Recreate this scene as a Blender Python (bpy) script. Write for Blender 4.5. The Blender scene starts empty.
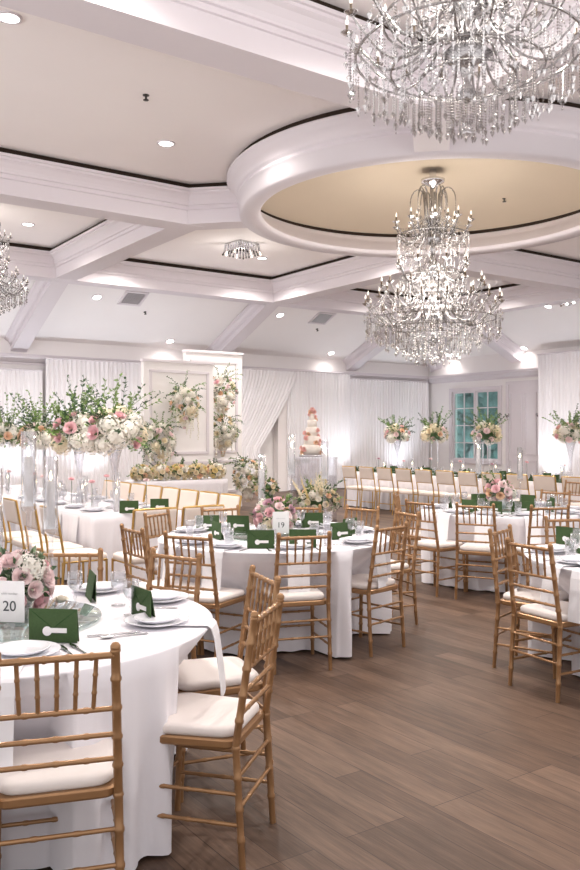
import bpy, math, random
from mathutils import Vector, Matrix
PI = math.pi
R = math.radians
S = bpy.context.scene
COL = S.collection
GRID = R(35)                      # the room is turned 35 degrees to the camera
CU, SU = math.cos(GRID), math.sin(GRID)

# ------------------------------------------------------------------ camera, world, lights, exposure
cd = bpy.data.cameras.new('camera'); cam = bpy.data.objects.new('camera', cd); COL.objects.link(cam)
cam.location = (0, 0, 1.555); cam.rotation_euler = (PI/2, 0, 0)
cd.sensor_fit = 'VERTICAL'; cd.sensor_height = 36; cd.lens = 36*830/870; cd.clip_end = 200
S.camera = cam
W = bpy.data.worlds.new('world'); S.world = W; W.use_nodes = True
bg = W.node_tree.nodes['Background']; bg.inputs[0].default_value = (1.0, 0.97, 0.975, 1); bg.inputs[1].default_value = 0.80
_tc = W.node_tree.nodes.new('ShaderNodeTexCoord'); _sx = W.node_tree.nodes.new('ShaderNodeSeparateXYZ'); _mr = W.node_tree.nodes.new('ShaderNodeMapRange')   # pale daylight, with extra glow added below the horizon to brighten the ceiling
_mr.inputs['From Min'].default_value = -.15; _mr.inputs['From Max'].default_value = .12; _mr.inputs['To Min'].default_value = 1.75; _mr.inputs['To Max'].default_value = .60
W.node_tree.links.new(_tc.outputs['Generated'], _sx.inputs[0]); W.node_tree.links.new(_sx.outputs['Z'], _mr.inputs['Value']); W.node_tree.links.new(_mr.outputs[0], bg.inputs[1])
S.view_settings.view_transform = 'Standard'; S.view_settings.look = 'None'
S.view_settings.exposure = 0.54; S.view_settings.gamma = 1.0; S.view_settings.use_curve_mapping = False
S.cycles.max_bounces = 10; S.cycles.diffuse_bounces = 5; S.cycles.glossy_bounces = 4
S.cycles.transparent_max_bounces = 24; S.cycles.transmission_bounces = 6
S.cycles.sample_clamp_indirect = 6; S.cycles.caustics_reflective = False; S.cycles.caustics_refractive = False

DOWN_W, CHAN_W, UP_W = 175, 190, 75
def uv(u, n, h=0.0): return Vector((CU*u - SU*n, SU*u + CU*n, h))
def light(name, kind, loc, energy, color=(1, .95, .93), size=.2, rot=(0, 0, 0), **kw):
    l = bpy.data.lights.new(name, kind); l.energy = energy; l.color = color
    if kind == 'AREA': l.shape = 'DISK'; l.size = size
    else: l.shadow_soft_size = size
    for k, v in kw.items(): setattr(l, k, v)
    o = bpy.data.objects.new(name, l); o.location = loc; o.rotation_euler = rot; COL.objects.link(o); return o

# ------------------------------------------------------------------ materials
MATS = {}
def mat(name, col, rough=.5, metal=0.0, spec=.5, emit=None, estr=0, sheen=0, trans=0, sss=0, bump=None, var=None):
    m = bpy.data.materials.new(name); m.use_nodes = True; MATS[name] = m
    nt = m.node_tree; b = nt.nodes['Principled BSDF']
    b.inputs['Base Color'].default_value = (*col, 1); b.inputs['Roughness'].default_value = rough
    b.inputs['Metallic'].default_value = metal; b.inputs['Specular IOR Level'].default_value = spec
    b.inputs['Transmission Weight'].default_value = trans
    b.inputs['Sheen Weight'].default_value = sheen
    if sss: b.inputs['Subsurface Weight'].default_value = sss; b.inputs['Subsurface Radius'].default_value = (.01, .008, .008)
    if emit: b.inputs['Emission Color'].default_value = (*emit, 1); b.inputs['Emission Strength'].default_value = estr
    tc = nt.nodes.new('ShaderNodeTexCoord')
    nz = nt.nodes.new('ShaderNodeTexNoise'); nt.links.new(tc.outputs['Object'], nz.inputs['Vector'])
    sc, amt = var or (14, .05)
    nz.inputs['Scale'].default_value = sc; nz.inputs['Detail'].default_value = 3
    mr = nt.nodes.new('ShaderNodeMapRange'); mr.inputs['To Min'].default_value = 1-amt; mr.inputs['To Max'].default_value = 1+amt
    nt.links.new(nz.outputs['Fac'], mr.inputs['Value'])
    mx = nt.nodes.new('ShaderNodeVectorMath'); mx.operation = 'SCALE'; mx.inputs[0].default_value = col
    nt.links.new(mr.outputs[0], mx.inputs['Scale']); nt.links.new(mx.outputs[0], b.inputs['Base Color'])
    if bump:
        n2 = nt.nodes.new('ShaderNodeTexNoise'); n2.inputs['Scale'].default_value = bump[0]; nt.links.new(tc.outputs['Object'], n2.inputs['Vector'])
        bp = nt.nodes.new('ShaderNodeBump'); bp.inputs['Strength'].default_value = bump[1]; bp.inputs['Distance'].default_value = .004
        nt.links.new(n2.outputs['Fac'], bp.inputs['Height']); nt.links.new(bp.outputs[0], b.inputs['Normal'])
    return m
mat('ceiling_paint', (.93, .885, .875), .75, spec=.2, var=(1.2, .02))
mat('trim_paint', (.73, .685, .715), .6, spec=.2, var=(2, .02))
mat('wall_paint', (.89, .86, .855), .6, var=(1.5, .02))
mat('cove_gap_shade', (.035, .024, .018), .9, spec=.1)  # dark brown paint standing in for the shade inside the unlit cove gaps
mat('dome_paint', (.62, .53, .42), .8, spec=.15, var=(.8, .05))
mat('drape', (.90, .88, .90), .8, sheen=.3, var=(3, .02))
mat('cloth', (.86, .835, .875), .78, sheen=.25, var=(5, .02), bump=(450, .12))
mat('napkin', (.88, .87, .90), .8, sheen=.2, bump=(500, .15))
mat('chair_gold', (.37, .205, .096), .30, metal=.45, spec=.6, var=(9, .14))
mat('chair_gold_ring', (.62, .39, .18), .32, metal=.35, spec=.6, var=(9, .1))
mat('seat_cream', (.87, .80, .76), .55, var=(7, .03), bump=(40, .1))
mat('frame_gold', (.66, .42, .14), .28, metal=.75, var=(9, .06))
mat('pad_cream', (.84, .74, .67), .6, var=(8, .03))
mat('green_paper', (.056, .098, .038), .75, spec=.2, var=(120, .22))
mat('green_fold', (.028, .085, .026), .8, spec=.2)
mat('white_paper', (.88, .86, .86), .7)
mat('ink', (.05, .055, .06), .7)
mat('faint_ink', (.55, .54, .55), .7)
mat('ceramic', (.86, .86, .90), .12, spec=.6)
mat('silver', (.72, .72, .74), .18, metal=1)
mat('wax', (.98, .93, .90), .5)
mat('flame', (1, .8, .5), .5, emit=(1, .78, .45), estr=9)
mat('bulb', (1, .95, .9), .4, emit=(1, .90, .78), estr=.6)
mat('lamp_face', (1, 1, 1), .4, emit=(1, .95, .90), estr=9)
mat('chrome', (.75, .75, .77), .12, metal=1)
mat('dark_metal', (.06, .055, .05), .4, metal=.6)
mat('brass_dark', (.22, .17, .12), .35, metal=.8)
mat('cake_icing', (.90, .84, .78), .5, sss=.1)
for nm, c in dict(pink=(.86, .57, .60), blush=(.91, .74, .74), peach=(.88, .62, .44), white=(.88, .84, .76), cream=(.86, .76, .56),
                  mauve=(.62, .38, .46), coral=(.88, .56, .52), yellow=(.80, .66, .32)).items():
    mat('petal_'+nm, c, .6, sheen=.2, sss=.12, var=(40, .08))
mat('leaf_dark', (.045, .10, .035), .5, var=(30, .4))
mat('leaf_light', (.17, .27, .075), .5, var=(30, .35))
mat('leaf_grey', (.22, .30, .18), .6, var=(30, .3))
mat('vent_dark', (.22, .30, .30), .6)
mat('hedge_green', (.13, .225, .225), .8, var=(3.5, .9))
def clear(name, tint, gcol=.96, rough=.03, ior=1.5, base=.06):
    m = bpy.data.materials.new(name); m.use_nodes = True; MATS[name] = m; nt = m.node_tree
    nt.nodes.remove(nt.nodes['Principled BSDF'])
    t = nt.nodes.new('ShaderNodeBsdfTransparent'); t.inputs[0].default_value = (*tint, 1)
    g = nt.nodes.new('ShaderNodeBsdfGlossy'); g.inputs['Roughness'].default_value = rough; g.inputs['Color'].default_value = (gcol, gcol, gcol*1.01, 1)
    f0 = nt.nodes.new('ShaderNodeLayerWeight'); f0.inputs[0].default_value = .5
    f = nt.nodes.new('ShaderNodeMath'); f.operation = 'POWER'; f.inputs[1].default_value = 2.4; nt.links.new(f0.outputs['Facing'], f.inputs[0])
    a = nt.nodes.new('ShaderNodeMath'); a.operation = 'MULTIPLY_ADD'; a.inputs[1].default_value = .8; a.inputs[2].default_value = base; a.use_clamp = True
    mx = nt.nodes.new('ShaderNodeMixShader')
    nt.links.new(f.outputs[0], a.inputs[0]); nt.links.new(a.outputs[0], mx.inputs[0])
    nt.links.new(t.outputs[0], mx.inputs[1]); nt.links.new(g.outputs[0], mx.inputs[2])
    nt.links.new(mx.outputs[0], nt.nodes['Material Output'].inputs[0]); return m
clear('glass', (.95, .955, .965), base=.10)
clear('acrylic', (.95, .95, .965), base=.10)
clear('crystal', (.80, .785, .78), base=.30, rough=.05, gcol=.80)
clear('crystal_arm', (.60, .58, .57), base=.36, rough=.12, gcol=.62)
clear('pane', (.80, .95, .93), base=.04)
clear('disc_glass', (.80, .88, .85), base=.10)
def floor_mat():
    m = bpy.data.materials.new('floor_planks'); m.use_nodes = True; MATS['floor_planks'] = m; nt = m.node_tree; b = nt.nodes['Principled BSDF']
    tc = nt.nodes.new('ShaderNodeTexCoord'); mp = nt.nodes.new('ShaderNodeMapping'); mp.inputs['Rotation'].default_value = (0, 0, PI/2)
    nt.links.new(tc.outputs['Object'], mp.inputs[0])
    br = nt.nodes.new('ShaderNodeTexBrick'); br.offset = .37; br.offset_frequency = 3
    br.inputs['Color1'].default_value = (.082, .049, .033, 1); br.inputs['Color2'].default_value = (.155, .098, .068, 1)
    br.inputs['Mortar'].default_value = (.050, .030, .022, 1)
    br.inputs['Scale'].default_value = 1; br.inputs['Mortar Size'].default_value = .0022; br.inputs['Bias'].default_value = 0
    br.inputs['Brick Width'].default_value = 1.25; br.inputs['Row Height'].default_value = .155
    nt.links.new(mp.outputs[0], br.inputs[0])
    def noise(scl, sc, det=4, rgh=.6):
        q = nt.nodes.new('ShaderNodeMapping'); q.inputs['Scale'].default_value = scl; nt.links.new(mp.outputs[0], q.inputs[0])
        n = nt.nodes.new('ShaderNodeTexNoise'); n.inputs['Scale'].default_value = sc; n.inputs['Detail'].default_value = det; n.inputs['Roughness'].default_value = rgh
        nt.links.new(q.outputs[0], n.inputs['Vector']); return n
    n1 = noise((1, 9, 1), 2.6); n2 = noise((1, 22, 1), 5); n3 = noise((1, 3, 1), 1.4)
    def mul(a, bb, lo, hi):
        r = nt.nodes.new('ShaderNodeMapRange'); r.inputs['From Min'].default_value = .3; r.inputs['From Max'].default_value = .7
        r.inputs['To Min'].default_value = lo; r.inputs['To Max'].default_value = hi; nt.links.new(bb.outputs['Fac'], r.inputs['Value'])
        v = nt.nodes.new('ShaderNodeVectorMath'); v.operation = 'SCALE'; nt.links.new(a, v.inputs[0]); nt.links.new(r.outputs[0], v.inputs['Scale']); return v.outputs[0]
    c = mul(br.outputs['Color'], n1, .72, 1.3); c = mul(c, n2, .82, 1.2); c = mul(c, n3, .85, 1.15)
    nt.links.new(c, b.inputs['Base Color']); b.inputs['Roughness'].default_value = .5; b.inputs['Specular IOR Level'].default_value = .3
    bp = nt.nodes.new('ShaderNodeBump'); bp.inputs['Strength'].default_value = .25; bp.inputs['Distance'].default_value = .002
    nt.links.new(n2.outputs['Fac'], bp.inputs['Height']); nt.links.new(bp.outputs[0], b.inputs['Normal'])
floor_mat()

# ------------------------------------------------------------------ mesh builder
class MB:
    def __init__(s): s.v = []; s.f = []; s.sm = []
    def add(s, vs, fs, smooth=False):
        o = len(s.v); s.v += [tuple(p) for p in vs]; s.f += [tuple(i+o for i in f) for f in fs]; s.sm += [smooth]*len(fs); return s
    def box(s, c, d, rz=0, rx=0, ry=0):
        m = Matrix.Rotation(rz, 3, 'Z') @ Matrix.Rotation(rx, 3, 'X') @ Matrix.Rotation(ry, 3, 'Y'); c = Vector(c)
        vs = [c + m @ Vector((x*d[0]/2, y*d[1]/2, z*d[2]/2)) for z in (-1, 1) for y in (-1, 1) for x in (-1, 1)]
        return s.add(vs, [(0, 2, 3, 1), (4, 5, 7, 6), (0, 1, 5, 4), (2, 6, 7, 3), (0, 4, 6, 2), (1, 3, 7, 5)])
    def tube(s, pts, r, seg=8, cap=True):
        pts = [Vector(p) for p in pts]; n = len(pts)
        rs = r if isinstance(r, (list, tuple)) else [r]*n
        vs = []; up = None
        for i, p in enumerate(pts):
            t = (pts[min(i+1, n-1)] - pts[max(i-1, 0)]).normalized()
            if up is None:
                up = Vector((0, 0, 1)) if abs(t.z) < .9 else Vector((1, 0, 0))
            a = (up - t*up.dot(t)).normalized(); b = t.cross(a); up = a
            for k in range(seg):
                w = 2*PI*k/seg; vs.append(p + (a*math.cos(w) + b*math.sin(w))*rs[i])
        fs = [(i*seg+k, i*seg+(k+1) % seg, (i+1)*seg+(k+1) % seg, (i+1)*seg+k) for i in range(n-1) for k in range(seg)]
        s.add(vs, fs, True)
        if cap: s.add(vs[:seg], [tuple(range(seg))[::-1]]); s.add(vs[-seg:], [tuple(range(seg))])
        return s
    def lathe(s, prof, seg=24, c=(0, 0, 0), smooth=True, a0=0, a1=2*PI):
        full = abs(a1-a0-2*PI) < 1e-6; m = seg if full else seg+1
        vs = [(c[0]+r*math.cos(a0+(a1-a0)*k/seg), c[1]+r*math.sin(a0+(a1-a0)*k/seg), c[2]+z) for r, z in prof for k in range(m)]
        fs = [(i*m+k, i*m+(k+1) % m, (i+1)*m+(k+1) % m, (i+1)*m+k) for i in range(len(prof)-1) for k in range(seg)]
        return s.add(vs, fs, smooth)
    def ball(s, c, r, sx=1, sy=1, sz=1, seg=10, rings=6):
        pr = [(max(1e-4, math.sin(PI*i/rings)), -math.cos(PI*i/rings)) for i in range(rings+1)]
        o = len(s.v); s.lathe(pr, seg)
        for i in range(o, len(s.v)):
            x, y, z = s.v[i]; s.v[i] = (c[0]+x*r*sx, c[1]+y*r*sy, c[2]+z*r*sz)
        return s
    def gem(s, c, r, h, k=6):
        vs = [(c[0], c[1], c[2]+h*.35), (c[0], c[1], c[2]-h*.65)] + [(c[0]+r*math.cos(2*PI*i/k), c[1]+r*math.sin(2*PI*i/k), c[2]) for i in range(k)]
        fs = [(0, 2+i, 2+(i+1) % k) for i in range(k)] + [(1, 2+(i+1) % k, 2+i) for i in range(k)]
        return s.add(vs, fs)
    def loops(s, rings, smooth=True, cap=True):
        m = len(rings[0]); vs = [p for r in rings for p in r]
        fs = [(i*m+k, i*m+(k+1) % m, (i+1)*m+(k+1) % m, (i+1)*m+k) for i in range(len(rings)-1) for k in range(m)]
        s.add(vs, fs, smooth)
        if cap: s.add(rings[0], [tuple(range(m))[::-1]], False); s.add(rings[-1], [tuple(range(m))], smooth)
        return s
    def bead_rod(s, a, b, r, step=.09, seg=8, node=1.24, taper=1.0):
        a = Vector(a); b = Vector(b); L = (b-a).length; n = max(1, round(L/step)); pts = []; rs = []
        for i in range(n):
            for t, q in ((0, node if i else 1), (.10, 1), (.86, 1), (.92, node*.98)):
                tt = (i+t)/n; pts.append(a.lerp(b, tt)); rs.append(r*q*(1+(taper-1)*tt))
        pts.append(b); rs.append(r*taper)
        return s.tube(pts, rs, seg)
    def mesh(s, name, m):
        me = bpy.data.meshes.new(name); me.from_pydata(s.v, [], s.f); me.polygons.foreach_set('use_smooth', s.sm)
        me.materials.append(MATS[m]); me.update(); return me
    def build(s, name, m, parent=None, loc=None, rz=0):
        return link(name, s.mesh(name, m), parent, loc, rz)
def link(name, me, parent=None, loc=None, rz=0):
    o = bpy.data.objects.new(name, me); COL.objects.link(o)
    if parent: o.parent = parent
    if loc is not None: o.location = loc
    if rz: o.rotation_euler = (0, 0, rz)
    return o
def tag(o, label=None, cat=None, group=None, kind=None):
    for k, v in (('label', label), ('category', cat), ('group', group), ('kind', kind)):
        if v: o[k] = v
    return o
def thing(name, label, cat, loc=(0, 0, 0), rz=0, group=None):
    o = bpy.data.objects.new(name, None); o.empty_display_size = .1; COL.objects.link(o)
    o.location = loc; o.rotation_euler = (0, 0, rz); return tag(o, label, cat, group)
def struct(name, mb, m, loc=(0, 0, 0), rz=GRID, parent=None):
    o = mb.build(name, m, parent, loc, rz if parent is None else 0)
    if parent is None: o['kind'] = 'structure'
    return o
def copy_tree(o, parent=None):
    c = o.copy(); COL.objects.link(c)
    if parent: c.parent = parent
    for ch in list(o.children): copy_tree(ch, c)
    return c
def yaw(f): return math.atan2(f[1], f[0]) - PI/2          # turns local +y to direction f

# ------------------------------------------------------------------ structure
CC = (8.38, 8.45); HB, HC, AIN = 4.64, 5.20, 2.37; PER = 7.57; WALL = 19.1; WU = 18.75
struct('floor', MB().box((8.1, 8.1, -.05), (22.2, 22.2, .1)), 'floor_planks')
# flat ceiling of the coffers, with a round opening over the middle dome
def ceiling_flat():
    m = MB(); lo, hi = -3, 16.35; seg = 72; rr = 2.72; ring = []; out = []
    for k in range(seg):
        a = 2*PI*(k+.5)/seg; c, s_ = math.cos(a), math.sin(a)
        ring.append((CC[0]+rr*c, CC[1]+rr*s_, HC))
        t = min([((hi if c > 0 else lo)-CC[0])/c if abs(c) > 1e-9 else 1e9, ((hi if s_ > 0 else lo)-CC[1])/s_ if abs(s_) > 1e-9 else 1e9])
        out.append((CC[0]+t*c, CC[1]+t*s_, HC))
    for z in (0, .12):
        m.add([(x, y, h+z) for x, y, h in ring+out], [(k, (k+1) % seg, seg+(k+1) % seg, seg+k) for k in range(seg)])
    for cx, cy in ((lo, lo), (hi, lo), (hi, hi), (lo, hi)):
        ks = sorted(range(seg), key=lambda k: (out[k][0]-cx)**2+(out[k][1]-cy)**2)[:2]
        m.add([out[ks[0]], out[ks[1]], (cx, cy, HC)], [(0, 1, 2)])
    return m
ceil = struct('ceiling', ceiling_flat(), 'ceiling_paint')
dome = MB().lathe([(.001, 5.30), (1.4, 5.27), (2.2, 5.17), (2.72, 5.05)], 72, (CC[0], CC[1], 0))
struct('ceiling_dome', dome, 'dome_paint', parent=ceil)
struct('dome_edge_shade', MB().lathe([(2.72, 5.06), (2.72, 4.98)], 72, (CC[0], CC[1], 0)), 'cove_gap_shade', parent=ceil)  # dark band painted for the shaded recess at the dome's rim
# sloped ceiling
HS0, HS1 = 4.94, 3.75; N0 = 16.3
def slope_h(n): return HS0 + (HS1-HS0)*(n-16.43)/(WALL-16.43)
sl = MB()
sl.add([(-3, N0, slope_h(N0)), (N0, N0, slope_h(N0)), (19.3, 19.3, slope_h(19.3)), (-3, 19.3, slope_h(19.3))], [(0, 1, 2, 3)])
sl.add([(N0, -3, slope_h(N0)), (N0, N0, slope_h(N0)), (19.3, 19.3, slope_h(19.3)), (19.3, -3, slope_h(19.3))], [(3, 2, 1, 0)])
struct('ceiling_slope', sl, 'wall_paint', parent=ceil)
BEAM = [(-.21, 0), (.21, 0), (.21, .20), (.235, .205), (.235, .225), (.225, .232), (.225, .262), (.25, .268), (.25, .29), (.27, .33), (.315, .385), (.36, .41), (.36, .44), (.385, .445), (.385, .48),
        (-.385, .48), (-.385, .445), (-.36, .44), (-.36, .41), (-.315, .385), (-.27, .33), (-.25, .29), (-.25, .268), (-.225, .262), (-.225, .232), (-.235, .225), (-.235, .205), (-.21, .20)]
SBEAM = [(x*.85, y*.62) for x, y in BEAM]
trim_n = [0]
def extrude(prof, p0, p1, m, gap=.07, gapw=.31):
    p0 = Vector(p0); p1 = Vector(p1); d = p1-p0; side = Vector((d.y, -d.x, 0)).normalized()
    ra = [p0+side*x+Vector((0, 0, y)) for x, y in prof]; rb = [p1+side*x+Vector((0, 0, y)) for x, y in prof]
    m.loops([ra, rb], smooth=False); return m
def beam(p0, p1, prof=BEAM, gap=True, ratio=1):
    trim_n[0] += 1
    o = struct('trim_%d' % trim_n[0], extrude(prof, p0, p1, MB()), 'trim_paint')
    if gap:  # solid dark strip over the crown, painted as the gap's shade
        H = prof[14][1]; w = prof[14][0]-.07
        struct('cove_gap_shade', extrude([(-w, H-.001), (w, H-.001), (w, H+.085), (-w, H+.085)], p0, p1, MB()), 'cove_gap_shade', parent=o)
    return o
B = AIN+.21; c0, c1 = CC
for su in (-1, 1):
    for sn in (-1, 1):
        cu, cn = c0+su*B, c1+sn*B
        eu = c0+su*(PER+.1) if su > 0 else -1.5; en = c1+sn*(PER+.1) if sn > 0 else -1.5
        beam((cu-su*.21, cn, HB), (eu, cn, HB)); beam((cu, cn-sn*.208, HB+.003), (cu, en, HB+.003))
        k = 2.66/math.sqrt(2); beam((cu, cn, HB+.006), (c0+su*k, c1+sn*k, HB+.006), prof=[(x*.9, y) for x, y in BEAM])
PB = PER+.21
beam((-3, c1+PB, HB-.003), (c0+PB+.2, c1+PB, HB-.003)); beam((c0+PB, -3, HB-.006), (c0+PB, c1+PB+.2, HB-.006))
struct('trim_ring', MB().lathe([(2.43, HB+.06), (2.44, HB+.02), (2.47, HB), (2.73, HB), (2.73, HB+.2), (2.755, HB+.205), (2.755, HB+.225), (2.745, HB+.232), (2.745, HB+.262), (2.77, HB+.268), (2.77, HB+.29),
    (2.79, HB+.33), (2.835, HB+.385), (2.88, HB+.41), (2.88, HB+.44), (2.905, HB+.445), (2.905, HB+.48), (2.74, HB+.48), (2.74, HB+.45), (2.735, HB+.34), (2.66, HB+.34), (2.66, HB+.30), (2.60, HB+.27), (2.58, HB+.2), (2.53, HB+.2),
    (2.52, HB+.13), (2.47, HB+.12), (2.46, HB+.07), (2.43, HB+.06)], 96, (c0, c1, 0)), 'trim_paint')
struct('trim_ring_gap', MB().lathe([(2.84, HB+.478), (2.84, HC+.01)], 96, (c0, c1, 0)), 'cove_gap_shade')  # painted shade of the gap between ring crown and ceiling
# slope beams
SB = [(x, y) for x, y in SBEAM]
for q in (c0-7.4, c0-B, c0+B, c0+7.2):
    beam((q, 16.35, HB-.0), (q, 19.12, 3.45), prof=SB); beam((16.35, q, HB), (19.12, q, 3.45), prof=SB)
beam((16.2, 16.2, HB), (19.1, 19.1, 3.45), prof=SB)
# walls
struct('wall_left', MB().box((8.15, WALL+.1, 1.95), (22.3, .2, 3.9)), 'wall_paint')
W0, W1, WB, WT = 16.2, 18.05, .80, 2.88
wr = MB().box((WU+.1, (W0-3)/2, 1.95), (.2, W0+3, 3.9)).box((WU+.1, (W1+19.3)/2, 1.95), (.2, 19.3-W1, 3.9))
wr.box((WU+.1, (W0+W1)/2, WB/2), (.2, W1-W0, WB)).box((WU+.1, (W0+W1)/2, (WT+3.9)/2), (.2, W1-W0, 3.9-WT))
struct('wall_right', wr, 'wall_paint')
CORN = [(0, 0), (.03, 0), (.03, .05), (.06, .06), (.12, .13), (.16, .15), (.16, .2), (.18, .2), (.18, .23), (0, .23)]
cn = MB(); extrude(CORN, (19.1, 19.1, 3.17), (-3, 19.1, 3.17), cn)
tm = MB(); extrude([(-x, y) for x, y in CORN], (-3, WALL, 3.17), (WALL, WALL, 3.17), tm)
# side vector of a +u run is -n, so positive x points into the room
tm = MB(); extrude(CORN, (-3, WALL, 3.17), (WALL, WALL, 3.17), tm); struct('trim_cornice_left', tm, 'trim_paint')
tm = MB(); extrude(CORN, (WALL, WALL, 3.17), (WALL, -3, 3.17), tm)
tm2 = MB(); extrude([(-x, y) for x, y in CORN], (WU, -3, 3.17), (WU, WALL, 3.17), tm2); struct('trim_cornice_right', tm2, 'trim_paint')
struct('baseboard_left', MB().box((8.05, WALL-.015, .08), (22.1, .03, .16)), 'trim_paint')
struct('baseboard_right', MB().box((WU-.015, 8.05, .08), (.03, 22.1, .16)), 'trim_paint')
# window
wf = MB(); u_ = WU+.02
def frame(m, u, n0, n1, h0, h1, w, d):
    m.box((u, (n0+n1)/2, h0+w/2), (d, n1-n0, w)).box((u, (n0+n1)/2, h1-w/2), (d, n1-n0, w))
    m.box((u, n0+w/2, (h0+h1)/2), (d, w, h1-h0-2*w)).box((u, n1-w/2, (h0+h1)/2), (d, w, h1-h0-2*w)); return m
frame(wf, WU-.03, W0-.1, W1+.1, WB-.1, WT+.1, .11, .06)
mid = (W0+W1)/2
for a, b in ((W0, mid), (mid, W1)):
    frame(wf, u_, a+.01, b-.01, WB, WT, .06, .05)
    wf.box((u_, (a+b)/2, (WB+WT)/2), (.03, .028, WT-WB))
    for k in (1, 2, 3): wf.box((u_, (a+b)/2, WB+(WT-WB)*k/4), (.03, b-a, .028))
wo = struct('window_1', wf, 'trim_paint')
struct('window_pane', MB().box((WU+.05, mid, (WB+WT)/2), (.008, W1-W0-.05, WT-WB-.05)), 'pane', parent=wo)
hd = MB(); random.seed(3)
for i in range(620):
    hd.ball((WU+2.2+random.uniform(-.3, .3), random.uniform(15, 23), random.uniform(0, 4.2)), random.uniform(.2, .42), seg=7, rings=4)
h = hd.build('hedge', 'hedge_green', None, (0, 0, 0), GRID); tag(h, 'blue-green garden hedge seen outside through the gridded window', 'hedge')
# panelled door between the window and the right drape
dm = MB().box((WU-.02, 15.3, 1.5), (.05, 1.15, 3.0)); frame(dm, WU-.05, 14.7, 15.92, 0, 3.08, .1, .04)
for a in (14.84, 15.37):
    frame(dm, WU-.055, a, a+.42, 1.0, 2.75, .035, .03); frame(dm, WU-.055, a, a+.42, .2, .85, .035, .03)
d1 = struct('door_1', dm, 'trim_paint')
struct('door_handle', MB().tube([(WU-.08, 15.31, 1.0), (WU-.08, 15.31, 1.14)], .012), 'chrome', parent=d1)
# column seen between the left curtains
struct('wall_column', MB().box((13.0, 18.98, 1.6), (.36, .2, 3.2)), 'ceiling_paint')

# ------------------------------------------------------------------ drapes
def drape(name, label, axis, a, b, h0, h1, off=.16, pitch=.11, amp=.035, seed=1, swag=None):
    rnd = random.Random(seed); n = max(12, int(abs(b-a)/pitch*8)); rows = 14; vs = []; ph = [rnd.uniform(0, 6) for _ in range(4)]
    for j in range(rows+1):
        t = j/rows; hgt = h1+(h0-h1)*t
        for i in range(n+1):
            s = i/n; w = a+(b-a)*s
            x = w*2*PI/pitch
            f = math.sin(x+.7*math.sin(w*3+ph[0]))*amp*(.7+.3*math.sin(w*5+ph[1])) + .012*math.sin(w*17+ph[2]+t*1.5)
            ww = w
            if swag:
                e = swag(t); ww = a+(b-a)*s*e; f *= .6+.8*(1-e)
            d = (WALL if axis == 'n' else WU)-off-f*(.5+.5*min(1, t*5))
            vs.append((ww, d, hgt) if axis == 'n' else (d, ww, hgt))
    fs = [(j*(n+1)+i, j*(n+1)+i+1, (j+1)*(n+1)+i+1, (j+1)*(n+1)+i) for j in range(rows) for i in range(n)]
    m = MB(); m.add(vs, fs, True)
    o = thing(name, label, 'drape', (0, 0, 0), GRID)
    m.build('fabric', 'drape', o)
    r = MB()
    if axis == 'n': r.tube([(a, WALL-off, h1+.02), (b, WALL-off, h1+.02)], .022)
    else: r.tube([(WU-off, a, h1+.02), (WU-off, b, h1+.02)], .022)
    r.build('rod', 'trim_paint', o); return o
drape('pleated_drape', 'lower white pleated drape at the far left behind the tall flowers', 'n', 3.0, 6.3, .02, 3.02, seed=1)
drape('pleated_drape', 'tall white pleated drape rising behind the large trumpet vase flowers', 'n', 6.35, 9.2, .02, 3.31, seed=2, off=.24)
drape('swagged_curtain', 'white curtain drawn aside in a diagonal sweep right of the white backdrop', 'n', 9.25, 13.35, .02, 3.31, seed=3, off=.34, swag=lambda t: 1-.30*(min(1, t/.65)**1.3))
drape('pleated_drape', 'white pleated drape hanging behind the tiered cake', 'n', 13.1, 15.35, .02, 3.33, seed=4, off=.24)
drape('pleated_drape', 'white pleated drape filling the corner left of the window', 'n', 15.4, 18.6, .02, 3.2, seed=5, off=.14)
drape('pleated_drape', 'white pleated drape on the right wall beside the panelled door', 'u', 11.0, 14.62, .02, 3.72, seed=6, off=.3)
# uplights on the floor at the drapes
def uplight(u, n, label, e=UP_W):
    p = uv(u, n); o = thing('uplight', label, 'lamp', p, GRID, 'floor uplights at the drapes')
    MB().lathe([(.001, 0), (.06, 0), (.06, .1), (.055, .1), (.05, .08), (.001, .08)], 16).build('housing', 'white_paper', o)
    MB().lathe([(.001, .085), (.05, .085)], 16).build('lens', 'lamp_face', o)
    light('uplight_lamp', 'SPOT', p+Vector((0, 0, .13)), e, (.86, .92, 1), .05, (PI, 0, 0), spot_size=R(110), spot_blend=.9)

ups = [(3.9, 18.35, 'at the foot of the far left drape'), (5.7, 18.35, 'between the far left drapes'), (7.3, 18.2, 'behind the trumpet vase flowers'), (9.9, 18.2, 'under the swagged curtain'),
       (14.9, 18.2, 'right of the cake'), (17.2, 18.4, 'in the corner left of the window'), (18.0, 14.0, 'at the left end of the right wall drape'), (18.0, 12.4, 'at the right end of the right wall drape')]
for u, n, l in ups: uplight(u, n, 'small white floor uplight ' + l)

# ------------------------------------------------------------------ ceiling fittings
def on_plane(px, py, kind):
    d = Vector(((px-290)/830, 1, (435-py)/830)); o = Vector((0, 0, 1.555))
    if kind == 'c': t = (HC-o.z)/d.z; return o+d*t
    ax = Vector((-SU, CU, 0)) if kind == 'n' else Vector((CU, SU, 0))      # slope planes
    k = (HS1-HS0)/(WALL-16.43)
    t = (HS0+k*(0-16.43)-o.z)/(d.z-k*d.dot(ax)); return o+d*t
SLOPE_A = math.atan((HS0-HS1)/(WALL-16.43))
def orient(o, kind):
    if kind == 'n': o.rotation_euler = (Matrix.Rotation(GRID, 3, 'Z') @ Matrix.Rotation(-SLOPE_A, 3, 'X')).to_euler()
    elif kind == 'u': o.rotation_euler = (Matrix.Rotation(GRID, 3, 'Z') @ Matrix.Rotation(SLOPE_A, 3, 'Y')).to_euler()
    else: o.rotation_euler = (0, 0, GRID)
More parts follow.
